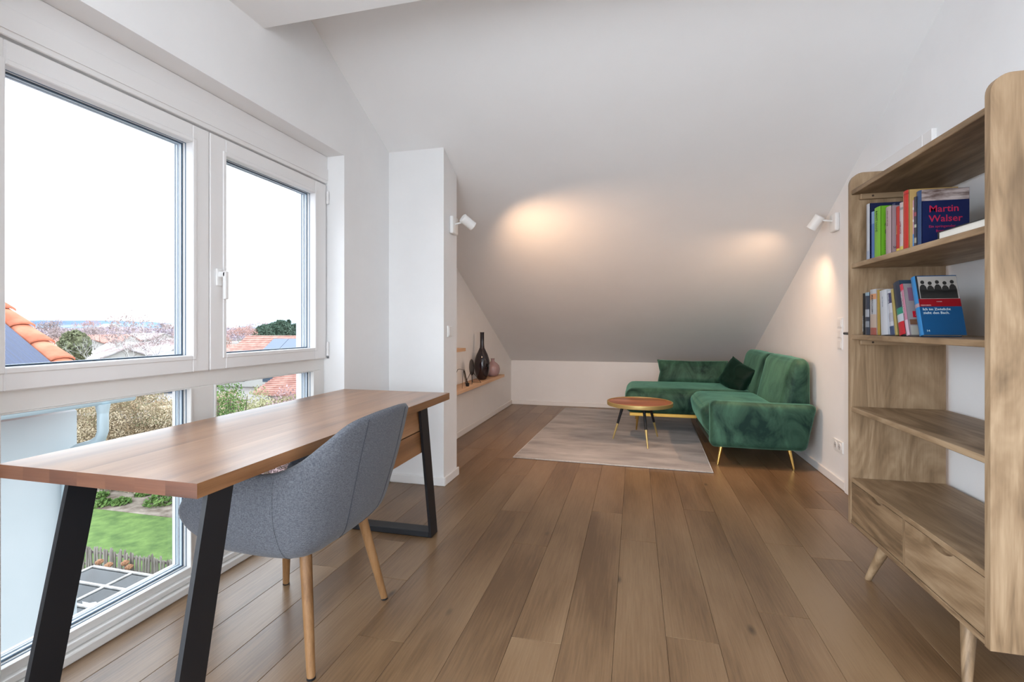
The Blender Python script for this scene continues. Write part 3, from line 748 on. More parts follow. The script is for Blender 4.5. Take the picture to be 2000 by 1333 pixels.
# ------------------------------------------------------------------ rug
bm = B()
rw, rl = 1.60, 2.62
nx_, ny_ = 40, 60
softbox(bm, (-rw/2, -rl/2, 0), (rw/2, rl/2, .012), .005, n=24, wr=.0)
rug = obj('rug', bm, RUG, None, (-.175, 5.355, .0005), smooth='all', label='grey-beige shimmering low pile rug under the round coffee table', cat='rug')
rug.rotation_euler = (0, 0, -math.radians(1.8))
bm = B()
for a, b2 in (((-rw/2,-rl/2),(rw/2,-rl/2)), ((rw/2,-rl/2),(rw/2,rl/2)), ((rw/2,rl/2),(-rw/2,rl/2)), ((-rw/2,rl/2),(-rw/2,-rl/2))):
    tube(bm, [(a[0],a[1],.006), (b2[0],b2[1],.006)], .006, 8)
obj('binding', bm, noisy('rug_binding', (.42,.40,.38), (.55,.53,.50), scale=60, rough=.9), rug, smooth='all')

# ------------------------------------------------------------------ coffee table
ct = empty('coffee_table', (.045, 4.915, .0125), label='round brown-topped coffee table with brass rim and three black-and-brass legs on the rug', cat='table')
CT = wood('rosewood_top', (.20,.060,.022), (.36,.115,.045), (.50,.19,.08), axis=0, rough=.3, fine=.25, spec=.5)
R_ = .312; tz = .388
bm = B(); lathe(bm, [(R_-.012, tz-.014), (R_-.010, tz-.002), (R_-.014, tz-.001)], 72); obj('tabletop', bm, CT, ct, smooth=40)
bm = B()
prof = [(R_-.012, tz-.034), (R_-.002, tz-.033), (R_, tz-.028), (R_, tz+.002), (R_-.004, tz+.004), (R_-.012, tz+.002), (R_-.012, tz-.002)]
lathe(bm, prof+[(R_-.03, tz-.006), (R_-.03, tz-.030), (R_-.012, tz-.034)], 72)
obj('brass_rim', bm, BRASSD, ct, smooth=30)
bm = B(); lathe(bm, [(.0, tz-.030), (R_-.02, tz-.030), (R_-.02, tz-.016), (.0, tz-.016)][1:3], 64); obj('underside', bm, BLACK, ct)
for fx, fy in ((-.257, .041), (.070, -.289), (.178, .242)):
    dn = math.hypot(fx, fy); tx, ty = fx/dn*.155, fy/dn*.155
    top = Vector((tx, ty, tz-.028)); ft = Vector((fx, fy, .001)); m_ = top.lerp(ft, .56)
    bm = B(); tube(bm, [top, m_], [.0145, .0118], 16); lg = obj('leg', bm, BLACK, ct, smooth=40)
    bm = B(); tube(bm, [m_, ft], [.0119, .0062], 16); obj('brass_tip', bm, BRASSD, lg, smooth=40)

# ------------------------------------------------------------------ sofa
sofa = empty('corner_sofa', (.75, 5.2, 0), label='emerald velvet corner sofa with brass legs in the far right corner', cat='sofa')
S0 = Vector((.75, 5.2, 0))
def so(name, bm, m=VELV, parent=sofa, smooth='all', **k):
    bm.transform(Matrix.Translation(-S0)); return obj(name, bm, m, parent, smooth=smooth, **k)
# near arm: slanted back edge
bm = B()
softbox(bm, (.595, 4.215, .155), (1.375, 4.345, .532), .045, (0,.008,0), n=18, wr=.004, seed=3)
for v in bm.verts:
    t = (v.co.z-.155)/.377; s = max(0, (v.co.x-.595)/.78)
    v.co.x -= s*(1-t)*.075; v.co.z -= .012*s*t
so('armrest', bm)
# seat cushions
bm = B(); softbox(bm, (.545, 4.350, .205), (1.20, 5.335, .475), .10, (.02,0,.012), n=18, wr=.006, seed=5)
for v in bm.verts:
    t = max(0, (v.co.z-.20)/.27)
    if v.co.x < .8: v.co.x += (1-t)*.055
so('seat_cushion', bm)
bm = B(); softbox(bm, (-.115, 5.340, .212), (1.22, 6.16, .468), .085, (.0,.01,.012), n=20, wr=.006, seed=8)
for v in bm.verts:
    t = max(0, (v.co.z-.21)/.26)
    if v.co.x < .2: v.co.x += (t)*.02
so('chaise_cushion', bm)
bm = B(); box(bm, (.62, 4.35, .15), (1.30, 5.34, .215), .01, 2); so('seat_base', bm, smooth=40)
OCH = mat('brass_plinth', (.68,.42,.10), .3, .8)
bm = B(); box(bm, (-.055, 5.375, .176), (1.20, 5.40, .212), .003); box(bm, (-.055, 5.40, .176), (-.03, 6.12, .212), .003); box(bm, (-.03, 6.095, .176), (1.28, 6.12, .212), .003)
so('plinth_rail', bm, OCH, smooth=False)
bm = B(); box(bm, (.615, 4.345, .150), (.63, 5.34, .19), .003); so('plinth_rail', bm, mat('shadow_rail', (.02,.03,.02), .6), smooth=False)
# back cushions
def backc(y0, y1, seed):
    bm = B(); softbox(bm, (1.13, y0, .38), (1.365, y1, .872), .075, (.018,0,.0), n=18, wr=.007, seed=seed)
    for v in bm.verts:
        t = (v.co.z-.38)/.49; s = (1.365-v.co.x)/.235
        v.co.x += s*(t*.11)-.0; 
    return bm
so('back_cushion', backc(4.345, 5.205, 11)); so('back_cushion', backc(5.21, 6.08, 14))
for tx, ty, fx, fy in ((.69,4.30,.658,4.285), (1.19,4.30,1.222,4.285), (.03,5.43,.015,5.445), (.03,6.05,.01,6.08), (1.22,6.05,1.25,6.09)):
    zt = .16 if ty < 5 else .178
    rz = .0128 if fy > 5 and fx < .61 else .0005
    bm = B(); tube(bm, [(tx,ty,zt), (fx,fy,rz)], [.0155, .0075], 14); so('leg', bm, BRASS, smooth=40)
# loose pillows
def pil_obj(name, w, h, th, loc, rz, rx, ry, m, label, seed):
    M = Matrix.Rotation(rz, 4, 'Z') @ Matrix.Rotation(rx, 4, 'X') @ Matrix.Rotation(ry, 4, 'Y')
    bm = B(); pillow(bm, w, h, th, M, seed); return obj(name, bm, m, None, loc, smooth='all', label=label, cat='cushion')
pil_obj('cushion', .80, .30, .15, (.66, 6.13, .585), math.radians(-3), math.radians(-16), 0, VELV, 'long green velvet cushion lying along the back of the chaise', 3)
pil_obj('cushion', .40, .33, .15, (1.045, 5.60, .600), math.radians(-58), math.radians(-20), math.radians(20), VELVD, 'small dark green square cushion tipped on its corner against the backrest', 9)

# ------------------------------------------------------------------ wall shelves and ornaments
ws = empty('wall_shelf', (XL, 4.64, .53), label='long floating oak shelf carrying the dark vase on the left wall', cat='shelf')
bm = B(); box(bm, (0, -1.13, -.017), (.195, 1.14, .014), .0015); obj('board', bm, SHELFW, ws)
ws2 = empty('wall_shelf', (XL, 3.94, .92), label='short upper oak shelf end peeking out beside the pier', cat='shelf')
bm = B(); box(bm, (0, -.43, -.019), (.195, .425, .011), .0015); obj('board', bm, SHELFW, ws2)
ZS = .5445
VG = mat('black_glaze', (.012,.006,.010), .06, spec=.7)
VP = noisy('mauve_glass', (.30,.20,.21), (.38,.26,.27), scale=2, rough=.18)
bm = B(); lathe(bm, [(.034,0), (.050,.012), (.072,.060), (.0855,.125), (.0865,.175), (.080,.225), (.062,.280), (.040,.325), (.026,.355), (.0225,.40), (.0225,.515), (.0245,.522), (.0235,.526), (.019,.52)], 48)
obj('vase', bm, VG, None, (-1.640, 5.14, ZS), smooth=60, label='tall glossy black bottle vase with a thin neck on the wall shelf', cat='vase')
bm = B(); lathe(bm, [(.040,0), (.062,.008), (.082,.045), (.088,.085), (.078,.125), (.050,.155), (.028,.170), (.020,.182), (.0215,.203), (.026,.210), (.022,.210)], 48)
obj('vase', bm, VP, None, (-1.635, 5.535, ZS), smooth=60, label='squat mauve bulb vase behind the black bottle vase', cat='vase')
def wire(bm, pts, r=.003): tube(bm, pts, r, 8)
t = empty('table_mirror', (-1.645, 4.80, ZS), rz=math.radians(-14), label='small round black disc on a bent wire stand beside the tall vase', cat='ornament')
bm = B(); M = Matrix.Translation((0,0,.165)) @ Matrix.Rotation(math.radians(8), 4, 'Y') @ Matrix.Rotation(PI/2, 4, 'X')
lathe(bm, [(.06,-.006), (.082,-.004), (.086,0), (.082,.004), (.06,.006)], 40); bm.transform(M); bm.transform(Matrix.Rotation(math.radians(-40), 4, 'Z')); obj('disc', bm, mat('black_disc', (.004,.004,.006), .3, spec=.3), t, smooth=30)
bm = B()
for s in (-1, 1):
    wire(bm, [(0,0,.13), (-.035*1, s*.07, .003), (.06, s*.085, .003), (.0,0,.13)])
obj('wire_stand', bm, BLACK, t, smooth='all')
t = empty('tealight_holder', (-1.63, 4.46, ZS), label='black wire arch holder with a slanted dark bar at the shelf end by the pier', cat='ornament')
bm = B(); pts = [(-.02,-.11,0.003), (-.02,-.10,.14), (-.02,-.06,.175), (-.02,-.0,.175), (.0,.045,.165), (.02,.07,.005)]
wire(bm, pts, .0025); wire(bm, [(.045,-.11,0.003), (.045,-.09,.15), (.04,-.05,.175), (.03,.0,.17)], .002); wire(bm, [(.02,.07,.012), (.02,.13,.02), (-.02,.15,.12)], .0022); obj('wire_arch', bm, BLACK, t, smooth='all')
bm = B(); tube(bm, [(.02,.02,.16), (.03,.075,.02)], .006, 10); obj('dark_bar', bm, VG, t)
bm = B(); lathe(bm, [(.014,0), (.018,.01), (.018,.032), (.014,.034)], 20, (.03,.08,.0)); obj('candle_cup', bm, BLACK, t, smooth=40)

# ------------------------------------------------------------------ wall lamps (lit), switches, socket
def wall_lamp(label, X, Y, Z, s, head_c, head_dir, power, aim):
    r = empty('wall_lamp', (X, Y, Z), label=label, cat='lamp', group='lit wall spotlights')
    bm = B(); box(bm, (min(0, s*.03), -.055, -.065), (max(0, s*.03), .055, .065), .010, 3); obj('wall_plate', bm, WLAMP, r, smooth=30)
    hc = Vector(head_c); d = Vector(head_dir).normalized()
    bm = B(); tube(bm, [(s*.028, .0, .012), (s*.07, .0, .018), hc-d*.02], .0065, 10); obj('arm', bm, WLAMP, r, smooth=40)
    bm = B(); L_ = .052
    pr = [(.0005,-L_), (.030,-L_), (.034,-L_+.004), (.034,L_), (.031,L_), (.030,L_-.03), (.0005,L_-.03)]
    lathe(bm, pr, 32); q = d.to_track_quat('Z', 'Y').to_matrix().to_4x4(); bm.transform(Matrix.Translation(hc) @ q)
    hd = obj('lamp_head', bm, WLAMP, r, smooth=35)
    bm = B(); lathe(bm, [(.026, L_-.028), (.027, L_-.022), (.001, L_-.020)], 24); bm.transform(Matrix.Translation(hc) @ q)
    obj('bulb', bm, emit('warm_bulb', (1.0,.62,.32), 6), hd)
    l = bpy.data.lights.new('lamp_beam', 'SPOT'); l.energy = power; l.color = (1.0,.62,.37); l.spot_size = math.radians(130); l.spot_blend = 1.0; l.shadow_soft_size = .02
    o = bpy.data.objects.new('lamp_beam', l); C.objects.link(o); o.parent = r; o.location = hc+d*(L_+.004)
    o.rotation_euler = (-d).to_track_quat('Z', 'Y').to_euler()
    return r
wall_lamp('white cylinder spotlight on the pier side, left of the slope', PX, 3.40, 1.885, 1, (.12, .012, .025), (.56, .60, -.50), 44, None)
wall_lamp('white cylinder spotlight high on the right wall by the bookcase', XR, 3.97, 1.885, -1, (-.125, .035, .015), (-.45, .38, -.78), 30, None)
def plate(name, loc, s, dy, z0, z1, label, cat_, gaps):
    r = empty(name, loc, label=label, cat=cat_)
    bm = B(); box(bm, (min(0, s*.008), -dy, z0), (max(0, s*.008), dy, z1), .002, 2); obj('frame', bm, PLAST, r)
    n = gaps; hh = (z1-z0)/n
    for k in range(n):
        bm = B(); a = z0+k*hh; box(bm, (min(s*.008, s*.012), -dy+.012, a+.010), (max(s*.008, s*.012), dy-.012, a+hh-.010), .0015, 2); obj('rocker', bm, TRIMW, r)
    return r
plate('light_switch', (XR, 3.90, 1.085), -1, .041, -.112, .112, 'tall triple light switch plate on the right wall beside the door', 'switch', 3)
plate('light_switch', (PX, 3.345, 1.10), 1, .041, -.041, .041, 'single square light switch on the pier above the desk end', 'switch', 1)
r = empty('power_socket', (XR, 3.93, .285), label='double white power socket low on the right wall near the sofa', cat='socket')
bm = B(); box(bm, (-.009, -.078, -.041), (0, .078, .041), .002, 2); obj('frame', bm, PLAST, r)
for s in (-1, 1):
    bm = B(); tube(bm, [(-.0088, s*.036, 0), (-.012, s*.036, 0)], .028, 24); q = obj('insert', bm, TRIMW, r)
    bm = B(); tube(bm, [(-.0122, s*.036, 0), (-.0126, s*.036, 0)], .020, 24); q2 = obj('recess', bm, mat('recess_shadow', (.55,.55,.55), .5), q)
    for k in (-1, 1):
        bm = B(); tube(bm, [(-.0125, s*.036+k*.009, 0), (-.0130, s*.036+k*.009, 0)], .003, 8); obj('pin_hole', bm, FDARK, q)

# ------------------------------------------------------------------ outside: grounds
GZ = -4.6
def ground(name, x0, x1, y0, y1, z, m, **k):
    bm = B(); box(bm, (x0,y0,z-.3), (x1,y1,z)); return obj(name, bm, m, None, **k)
FIELD = noisy('winter_fields', (.13,.11,.085), (.30,.28,.27), scale=.02, detail=8, rough=.9, p0=.45, p1=.58)
bm = B(); box(bm, (-6000, -1500, GZ-.9), (40, 6000, GZ-.04)); obj('ground_fields', bm, FIELD, kind='structure')
GRASS = noisy('lawn_grass', (.065,.125,.028), (.14,.23,.055), scale=3, detail=9, rough=.9, bump=.5, bscale=30)
SOIL = noisy('bed_soil', (.10,.07,.05), (.34,.29,.24), scale=2.2, detail=10, rough=.95, bump=.6, bscale=14)
PAVE = noisy('garden_gravel', (.18,.17,.16), (.38,.38,.40), scale=3, detail=8, rough=.9)
bm = B(); box(bm, (-30, 8.4, GZ-.02), (-2.3, 11.6, GZ)); obj('ground_lawn', bm, GRASS, kind='structure')
bm = B(); box(bm, (-30, 11.6, GZ-.02), (-2.3, 16.0, GZ+.01)); obj('ground_bed', bm, SOIL, kind='structure')
bm = B(); box(bm, (-30, -6, GZ-.02), (-2.3, 8.4, GZ)); obj('ground_terrace', bm, PAVE, kind='structure')
def leaves(name, pts, size, m, parent=None, stuff=True, **k):
    """one mesh of small bent leaf/twig flakes at the given points"""
    vs = []; fs = []
    rnd = random.Random(hash(name) % 999 + len(pts))
    rnd = random.Random(len(pts))
    for p in pts:
        a = rnd.uniform(0, 2*PI); b = rnd.uniform(-1.2, 1.2); s = size*rnd.uniform(.6, 1.4)
        u = Vector((math.cos(a)*math.cos(b), math.sin(a)*math.cos(b), math.sin(b))); v = u.cross(Vector((rnd.uniform(-1,1), rnd.uniform(-1,1), rnd.uniform(-1,1)))).normalized()
        n = len(vs); P = Vector(p)
        vs += [P-u*s, P+v*s*.45, P+u*s, P-v*s*.45]; fs.append((n, n+1, n+2, n+3))
    me = bpy.data.meshes.new(name); me.from_pydata([tuple(v) for v in vs], [], fs); me.materials.append(m)
    o = bpy.data.objects.new(name, me); C.objects.link(o)
    if parent: o.parent = parent
    if stuff: o['kind'] = 'stuff'
    tag(o, **k); return o
def twomat(name, c1, c2, c3=None, sc=2.5):
    return noisy(name, c1, c2, scale=sc, detail=4, rough=.9, p0=.35, p1=.62, rnd=False)
# lawn tufts by the bed
TUFT = twomat('tuft_green', (.06,.14,.025), (.14,.23,.06))
def clump(name, x, y, z, rx, rz, n, size, m, label, cat_, group=None, stems=None):
    r = empty(name, (x, y, z), label=label, cat=cat_, group=group)
    rnd = random.Random(int(abs(x*100)+abs(y*37)))
    pts = []
    for _ in range(n):
        a = rnd.uniform(0, 2*PI); q = rnd.random()**.5*rx; h = rnd.random()*rz*math.sqrt(max(.05, 1-(q/rx)**2))
        pts.append((q*math.cos(a), q*math.sin(a), h+size*.4))
    leaves('foliage', pts, size, m, r)
    if stems:
        bm = B()
        for k in range(7):
            a = rnd.uniform(0, 2*PI); q = rx*.6*rnd.random()
            tube(bm, [(0,0,0), (q*.5*math.cos(a), q*.5*math.sin(a), rz*.4), (q*math.cos(a), q*math.sin(a), rz*.85)], [.03,.02,.01], 5)
        obj('stem', bm, stems, r)
    return r
BARK = mat('brown_bark', (.13,.10,.08), .9)
labs = ['low green plant at the left of the flower bed behind the lawn', 'low green plant under the desk edge in the garden bed', 'bright green plant right in the garden bed', 'green plant far left in the garden bed', 'small green plant close to the back hedge']
for (px, y, s), lb_ in zip(((200,988,.28), (236,985,.26), (312,985,.45), (196,972,.22), (280,968,.22)), labs):
    d = F*(CAMZ-GZ)/(y-HOR); X, Y = deep(px, d); clump('bed_plant', X, Y, GZ+.01, s, s*.6, 260, .07, TUFT, lb_, 'plant')
# hedges at the end of the garden
HT = twomat('beech_hedge', (.30,.21,.12), (.66,.55,.40), sc=1.3); HG = twomat('hedge_green', (.12,.14,.07), (.36,.34,.20), sc=1.1); HP = twomat('purple_twigs', (.22,.13,.14), (.46,.33,.33), sc=2)
HY = twomat('yellow_green_shrub', (.20,.21,.09), (.50,.47,.28), sc=1.6)
def hedge(label, x0, x1, y0, y1, z1, m, m2, n, size=.11):
    r = empty('hedge', ((x0+x1)/2, (y0+y1)/2, GZ), label=label, cat='hedge')
    rnd = random.Random(int(n)); pts = []; low = []
    w_, dd = (x1-x0)/2, (y1-y0)/2
    for _ in range(n):
        u = rnd.uniform(-1, 1); t = rnd.random(); H = z1-GZ
        top = H*(.88+.12*noise.noise(Vector((u*w_*.9, y0, 0)))*2)
        if rnd.random() < .5: p = (u*w_, -dd+rnd.random()*.35, t*top)
        else: p = (u*w_, rnd.uniform(-dd, dd), top-rnd.random()*.7)
        (low if t < .38+.1*noise.noise(Vector((p[0], 0, 1))) and rnd.random() < .85 else pts).append(p)
    leaves('upper_foliage', pts, size, m, r); leaves('lower_foliage', low, size, m2, r)
    bm = B(); box(bm, (-w_+.25, -dd+.45, 0), (w_-.25, dd-.3, (z1-GZ)*.62)); obj('branch_core', bm, mat('hedge_core', (.13,.095,.06), .95), r)
    return r
hedge('tall tan beech hedge at the end of the lawn, seen left of the mullion', -23, -12.7, 12.9, 14.4, -.90, HT, HG, 120000, .03)
hedge('yellow-green loose hedge right of the tan hedge, seen under the sash', -12.6, -5.5, 13.3, 15.3, -.62, HY, HT, 100000, .03)
x, y = deep(560, 12.9); clump('twiggy_bush', x, y, GZ, 1.1, 4.15, 24000, .035, HP, 'purple bare twiggy bush in front of the tiled house roof', 'bush', stems=BARK)
x, y = deep(448, 12.9); clump('leafy_bush', x, y, GZ, .75, 4.5, 16000, .035, TUFT, 'green leafy bush in the garden right of the window post', 'bush', stems=BARK)
x, y = deep(505, 13.6); clump('olive_bush', x, y, GZ, .8, 4.1, 16000, .035, HY, 'olive yellow bush between the green bush and the purple twiggy bush', 'bush', stems=BARK)
# picket fence
pf = empty('picket_fence', (-10, 8.55, GZ), label='weathered low picket fence between the lawn and the terrace', cat='fence')
PKW = noisy('weathered_paling', (.14,.12,.10), (.32,.29,.25), scale=6, rough=.9, rnd=True, stretch=(1,1,.2))
pm = None
for k in range(90):
    x = -4.4+k*.088
    h = .60+.05*random.random()
    if pm is None:
        b_ = B(); prism(b_, [(-.024,0), (.024,0), (.024,.58), (0,.62), (-.024,.58)], 'y', -.012, .012); o = obj('picket', b_, PKW, pf); pm = o.data
    else:
        o = bpy.data.objects.new('picket', pm); C.objects.link(o); o.parent = pf
    o.location = (x, random.uniform(-.01,.01), 0); o.scale = (random.uniform(.8,1.15), 1, random.uniform(.9,1.08)); o.rotation_euler = (0, random.uniform(-.05,.05), 0)
for z in (.16, .46):
    bm = B(); box(bm, (-4.5, .013, z), (3.6, .045, z+.05)); obj('rail', bm, PKW, pf)
# cold frame with glass lids
cf = empty('cold_frame', (-9.9, 7.0, GZ), label='timber cold frame with glass lids below the window', cat='cold frame')
FRW = noisy('grey_timber', (.30,.28,.26), (.52,.50,.48), scale=5, rough=.9)
CGL = glass('cold_frame_glass', (.50,.55,.58), .12, .08)
SNOW = mat('old_snow', (.62,.65,.69), .8)
zt = .70
xs = [-1.10, -.03, 1.04, 2.11]; ys = [-1.35, -.42, .18, .72]
for x in xs:
    bm = B(); box(bm, (x-.028, ys[0], zt-.03), (x+.028, ys[-1], zt+.02), .004); obj('bar', bm, FRW, cf)
for y in ys:
    bm = B(); box(bm, (xs[0], y-.028, zt-.02), (xs[-1], y+.028, zt+.025), .004); obj('cross_bar', bm, FRW, cf)
for i in range(3):
    for j in range(3):
        bm = B(); box(bm, (xs[i]+.028, ys[j]+.028, zt-.004), (xs[i+1]-.028, ys[j+1]-.028, zt)); obj('glass_lid', bm, CGL, cf)
bm = B(); box(bm, (xs[0], ys[0], 0), (xs[-1], ys[0]+.04, zt-.03)); box(bm, (xs[0], ys[-1]-.04, 0), (xs[-1], ys[-1], zt-.03)); box(bm, (xs[0], ys[0], 0), (xs[0]+.04, ys[-1], zt-.03)); box(bm, (xs[-1]-.04, ys[0], 0), (xs[-1], ys[-1], zt-.03))
obj('side_boards', bm, FRW, cf)
for (x, y, sx, sy) in ((-.55,-.30,.32,.12), (.45,-.36,.28,.07), (-.7,-.8,.18,.06), (1.3,.1,.3,.05)):
    bm = B(); n = 14; pts = [(x+sx*math.cos(k/n*2*PI)*(1+.3*math.sin(k*2.3)), y+sy*math.sin(k/n*2*PI)*(1+.35*math.cos(k*3.1))) for k in range(n)]
    prism(bm, pts, 'z', zt+.0005, zt+.012); obj('snow_patch', bm, SNOW, cf)
# dried flower heads in front of the fence
DRY = twomat('dried_bloom', (.22,.10,.05), (.40,.22,.12), sc=9)
dl = ['dried brown flower head left of the cold frame by the fence', 'dried brown flower head just behind the cold frame', 'dried brown flower head by the fence middle', 'dried brown flower head right of the others by the fence']
for (px, yy), lb_ in zip(((193,1098), (211,1104), (243,1100), (251,1108)), dl):
    d = 10.9; X, Y, Z = deep(px, d, yy)
    r = empty('dried_flower', (X, Y, GZ), label=lb_, cat='plant')
    bm = B(); tube(bm, [(0,0,0), (.02,.0,Z-GZ)], .008, 6); obj('stem', bm, BARK, r)
    bm = B(); bmesh.ops.create_icosphere(bm, subdivisions=3, radius=.075)
    for v in bm.verts: v.co = v.co*(1+.3*noise.noise(v.co*30)); v.co.z *= .75
    bm.transform(Matrix.Translation((.02,0,Z-GZ))); obj('flower_head', bm, DRY, r)

# ------------------------------------------------------------------ neighbouring wing: render wall, gutter, downpipe, tiled verge, solar panels
nb_ = empty('neighbour_house', (-6.5, 0, GZ), label='white rendered neighbouring wing with gutter and tiled roof left outside', cat='house')
def nbo(name, bm, m, parent=nb_, **k):
    bm.transform(Matrix.Translation((6.5, 0, -GZ))); return obj(name, bm, m, parent, **k)
REND = noisy('white_render', (.50,.555,.575), (.54,.59,.61), scale=2, rough=.9)
bm = B(); prism(bm, [(-8.9,GZ), (-4.98,GZ), (-4.98,.36), (-6.9,1.45), (-8.9,.36)], 'y', -6, 3.36); nbo('wall', bm, REND)
RS = .604
TILE = noisy('red_clay_tile', (.52,.14,.07), (.72,.27,.16), scale=5, rough=.7, rnd=True)
def zr(x): return .43+RS*(-4.55-x)
bm = B(); prism(bm, [(-4.62, zr(-4.62)-.012), (-4.62, zr(-4.62)), (-6.9, zr(-6.9)), (-6.9, zr(-6.9)-.06)], 'y', -6, 3.40); nbo('roof_plane', bm, TILE)
bm = B(); prism(bm, [(-9.3, zr(-6.9)-.06-RS*2.4), (-9.3, zr(-6.9)-RS*2.4), (-6.9, zr(-6.9)), (-6.9, zr(-6.9)-.06)], 'y', -6, 3.40); nbo('roof_plane', bm, TILE)
# verge tiles: half-barrel tiles, each lapping the next one
L_t = .36; ang = math.atan(RS)
for k in range(8):
    s0 = k*.30+.11
    bm = B(); n = 8
    for e, (a, rr, lift) in enumerate(((0, .088, .028), (L_t, .070, .0))): pass
    ring0 = []; ring1 = []
    for q in range(n+1):
        a = PI*q/n
        ring0.append(bm.verts.new((0, -.105*math.cos(a), .060*math.sin(a)**.8+.030))); ring1.append(bm.verts.new((L_t, -.09*math.cos(a), .050*math.sin(a)**.8+.002)))
    r0b = [bm.verts.new(v.co-Vector((0,0,.022))) for v in ring0]
    for q in range(n): bm.faces.new((ring0[q], ring0[q+1], ring1[q+1], ring1[q])); bm.faces.new((r0b[q], r0b[q+1], ring0[q+1], ring0[q]))
    M = Matrix.Translation((-4.52-s0*math.cos(ang), 3.33, zr(-4.52)+s0*math.sin(ang)+.012)) @ Matrix.Rotation(PI, 4, 'Z') @ Matrix.Rotation(-ang, 4, 'Y')
    bm.transform(M); nbo('verge_tile', bm, TILE, smooth='all')
SOL = noisy('solar_cells', (.006,.018,.07), (.012,.03,.10), scale=2, stretch=(1,40,1), rough=.25, spec=.6)
for j in range(3):
    y1 = 3.215-j*1.72; y0 = y1-1.70
    bm = B(); prism(bm, [(-4.72, zr(-4.72)+.03), (-4.72, zr(-4.72)+.07), (-6.75, zr(-6.75)+.07), (-6.75, zr(-6.75)+.03)], 'y', y0, y1)
    nbo('solar_panel', bm, SOL)
ZINC = mat('zinc_gutter', (.50,.60,.64), .45, .4)
bm = B(); n = 10
for yy in (0,): 
    prof = [(-4.50+.042*math.cos(PI+q/n*PI), .492+.042*math.sin(PI+q/n*PI)) for q in range(n+1)]+[(-4.50+.038*math.cos(2*PI-q/n*PI), .492+.038*math.sin(2*PI-q/n*PI)) for q in range(n+1)]
    prism(bm, prof, 'y', -6, 3.50)
nbo('gutter', bm, ZINC, smooth=40)
bm = B(); tube(bm, [(-4.50,3.24,.42), (-4.50,3.24,.22), (-4.53,3.24,.15), (-4.62,3.24,.10), (-4.80,3.245,.05), (-4.90,3.25,.0), (-4.93,3.25,-.08), (-4.93,3.25,GZ)], .042, 14)
tube(bm, [(-4.50,3.24,.46), (-4.50,3.24,.38)], [.056,.042], 14); tube(bm, [(-4.93,3.25,-.13), (-4.93,3.25,-.15)], .047, 14); nbo('downpipe', bm, ZINC, smooth=40)

# ------------------------------------------------------------------ town, trees and hills
ROOFR = noisy('roof_tiles_red', (.30,.14,.11), (.50,.26,.21), scale=2.2, detail=6, rough=.8, stretch=(1,1,1))
ROOFS = noisy('roof_snow_dusted', (.26,.18,.17), (.50,.49,.51), scale=.5, detail=7, rough=.85, p0=.36, p1=.60)
ROOFG = noisy('roof_grey', (.26,.25,.30), (.42,.40,.45), scale=.8, detail=5, rough=.8)
HW = mat('house_render', (.42,.41,.39), .9); WINDK = mat('house_window', (.05,.07,.1), .2)
def house(label, x, y, lx, ly, ze, zrg, rz, roofm, rows=0, chimney=True):
    """gabled house, ridge along local x; ze eave height, zrg ridge height (world z)"""
    r = empty('house', (x, y, GZ), rz, label=label, cat='house')
    e, g = ze-GZ, zrg-GZ
    bm = B(); prism(bm, [(-ly/2,0), (ly/2,0), (ly/2,e), (0,g-.15), (-ly/2,e)], 'x', -lx/2, lx/2); obj('wall', bm, HW, r)
    ov = .45; sl = (g-e)/(ly/2)
    for s in (-1, 1):
        bm = B(); prism(bm, [(0, g), (0, g-.16), (s*(ly/2+ov), e-sl*ov-.16), (s*(ly/2+ov), e-sl*ov)], 'x', -lx/2-ov, lx/2+ov); rf = obj('roof', bm, roofm, r)
        if rows and s < 0:
            bm = B()
            for k in range(rows):
                t = (k+.5)/rows; yy = s*(ly/2+ov)*t; zz = g+(e-sl*ov-g)*t
                box(bm, (-lx/2-ov, yy-.03, zz), (lx/2+ov, yy+.03, zz+.035))
            obj('tile_course', bm, roofm, rf, kind='stuff')
    if chimney:
        bm = B(); box(bm, (lx*.15, -.3, g-.6), (lx*.15+.5, .3, g+.7)); obj('chimney', bm, HW, r)
    for k in range(3):
        for s in (-1, 1):
            bm = B(); X = -lx/2+lx*(k+.7)/3.4; box(bm, (X-.5, s*ly/2-.04, e-1.7), (X+.5, s*ly/2+.04, e-.5)); obj('window', bm, WINDK, r)
    return r
h1 = house('red tiled house just behind the garden hedge, seen under the right sash', -12.4, 25.0, 11, 8.6, -1.95, -.25, 0, ROOFR, rows=26, chimney=False)
SOLP = mat('pale_roof_panel', (.12,.15,.21), .45)
x, y = deep(575, 50); h2 = house('red roofed house with pale roof panels below the dark evergreens', x, y, 9.5, 9, -2.4, .15, math.radians(8), ROOFR, rows=14)
bm = B(); sl2 = (2.55)/4.5
for k in range(3):
    x0 = -1.8+k*1.65; prism(bm, [(-.7, 4.75-.7*sl2+.10), (-.7, 4.75-.7*sl2+.02), (-3.6, 4.75-3.6*sl2+.02), (-3.6, 4.75-3.6*sl2+.10)], 'x', x0, x0+1.6)
    obj('roof_panel', bm, SOLP, h2); bm = B()
bm.free()
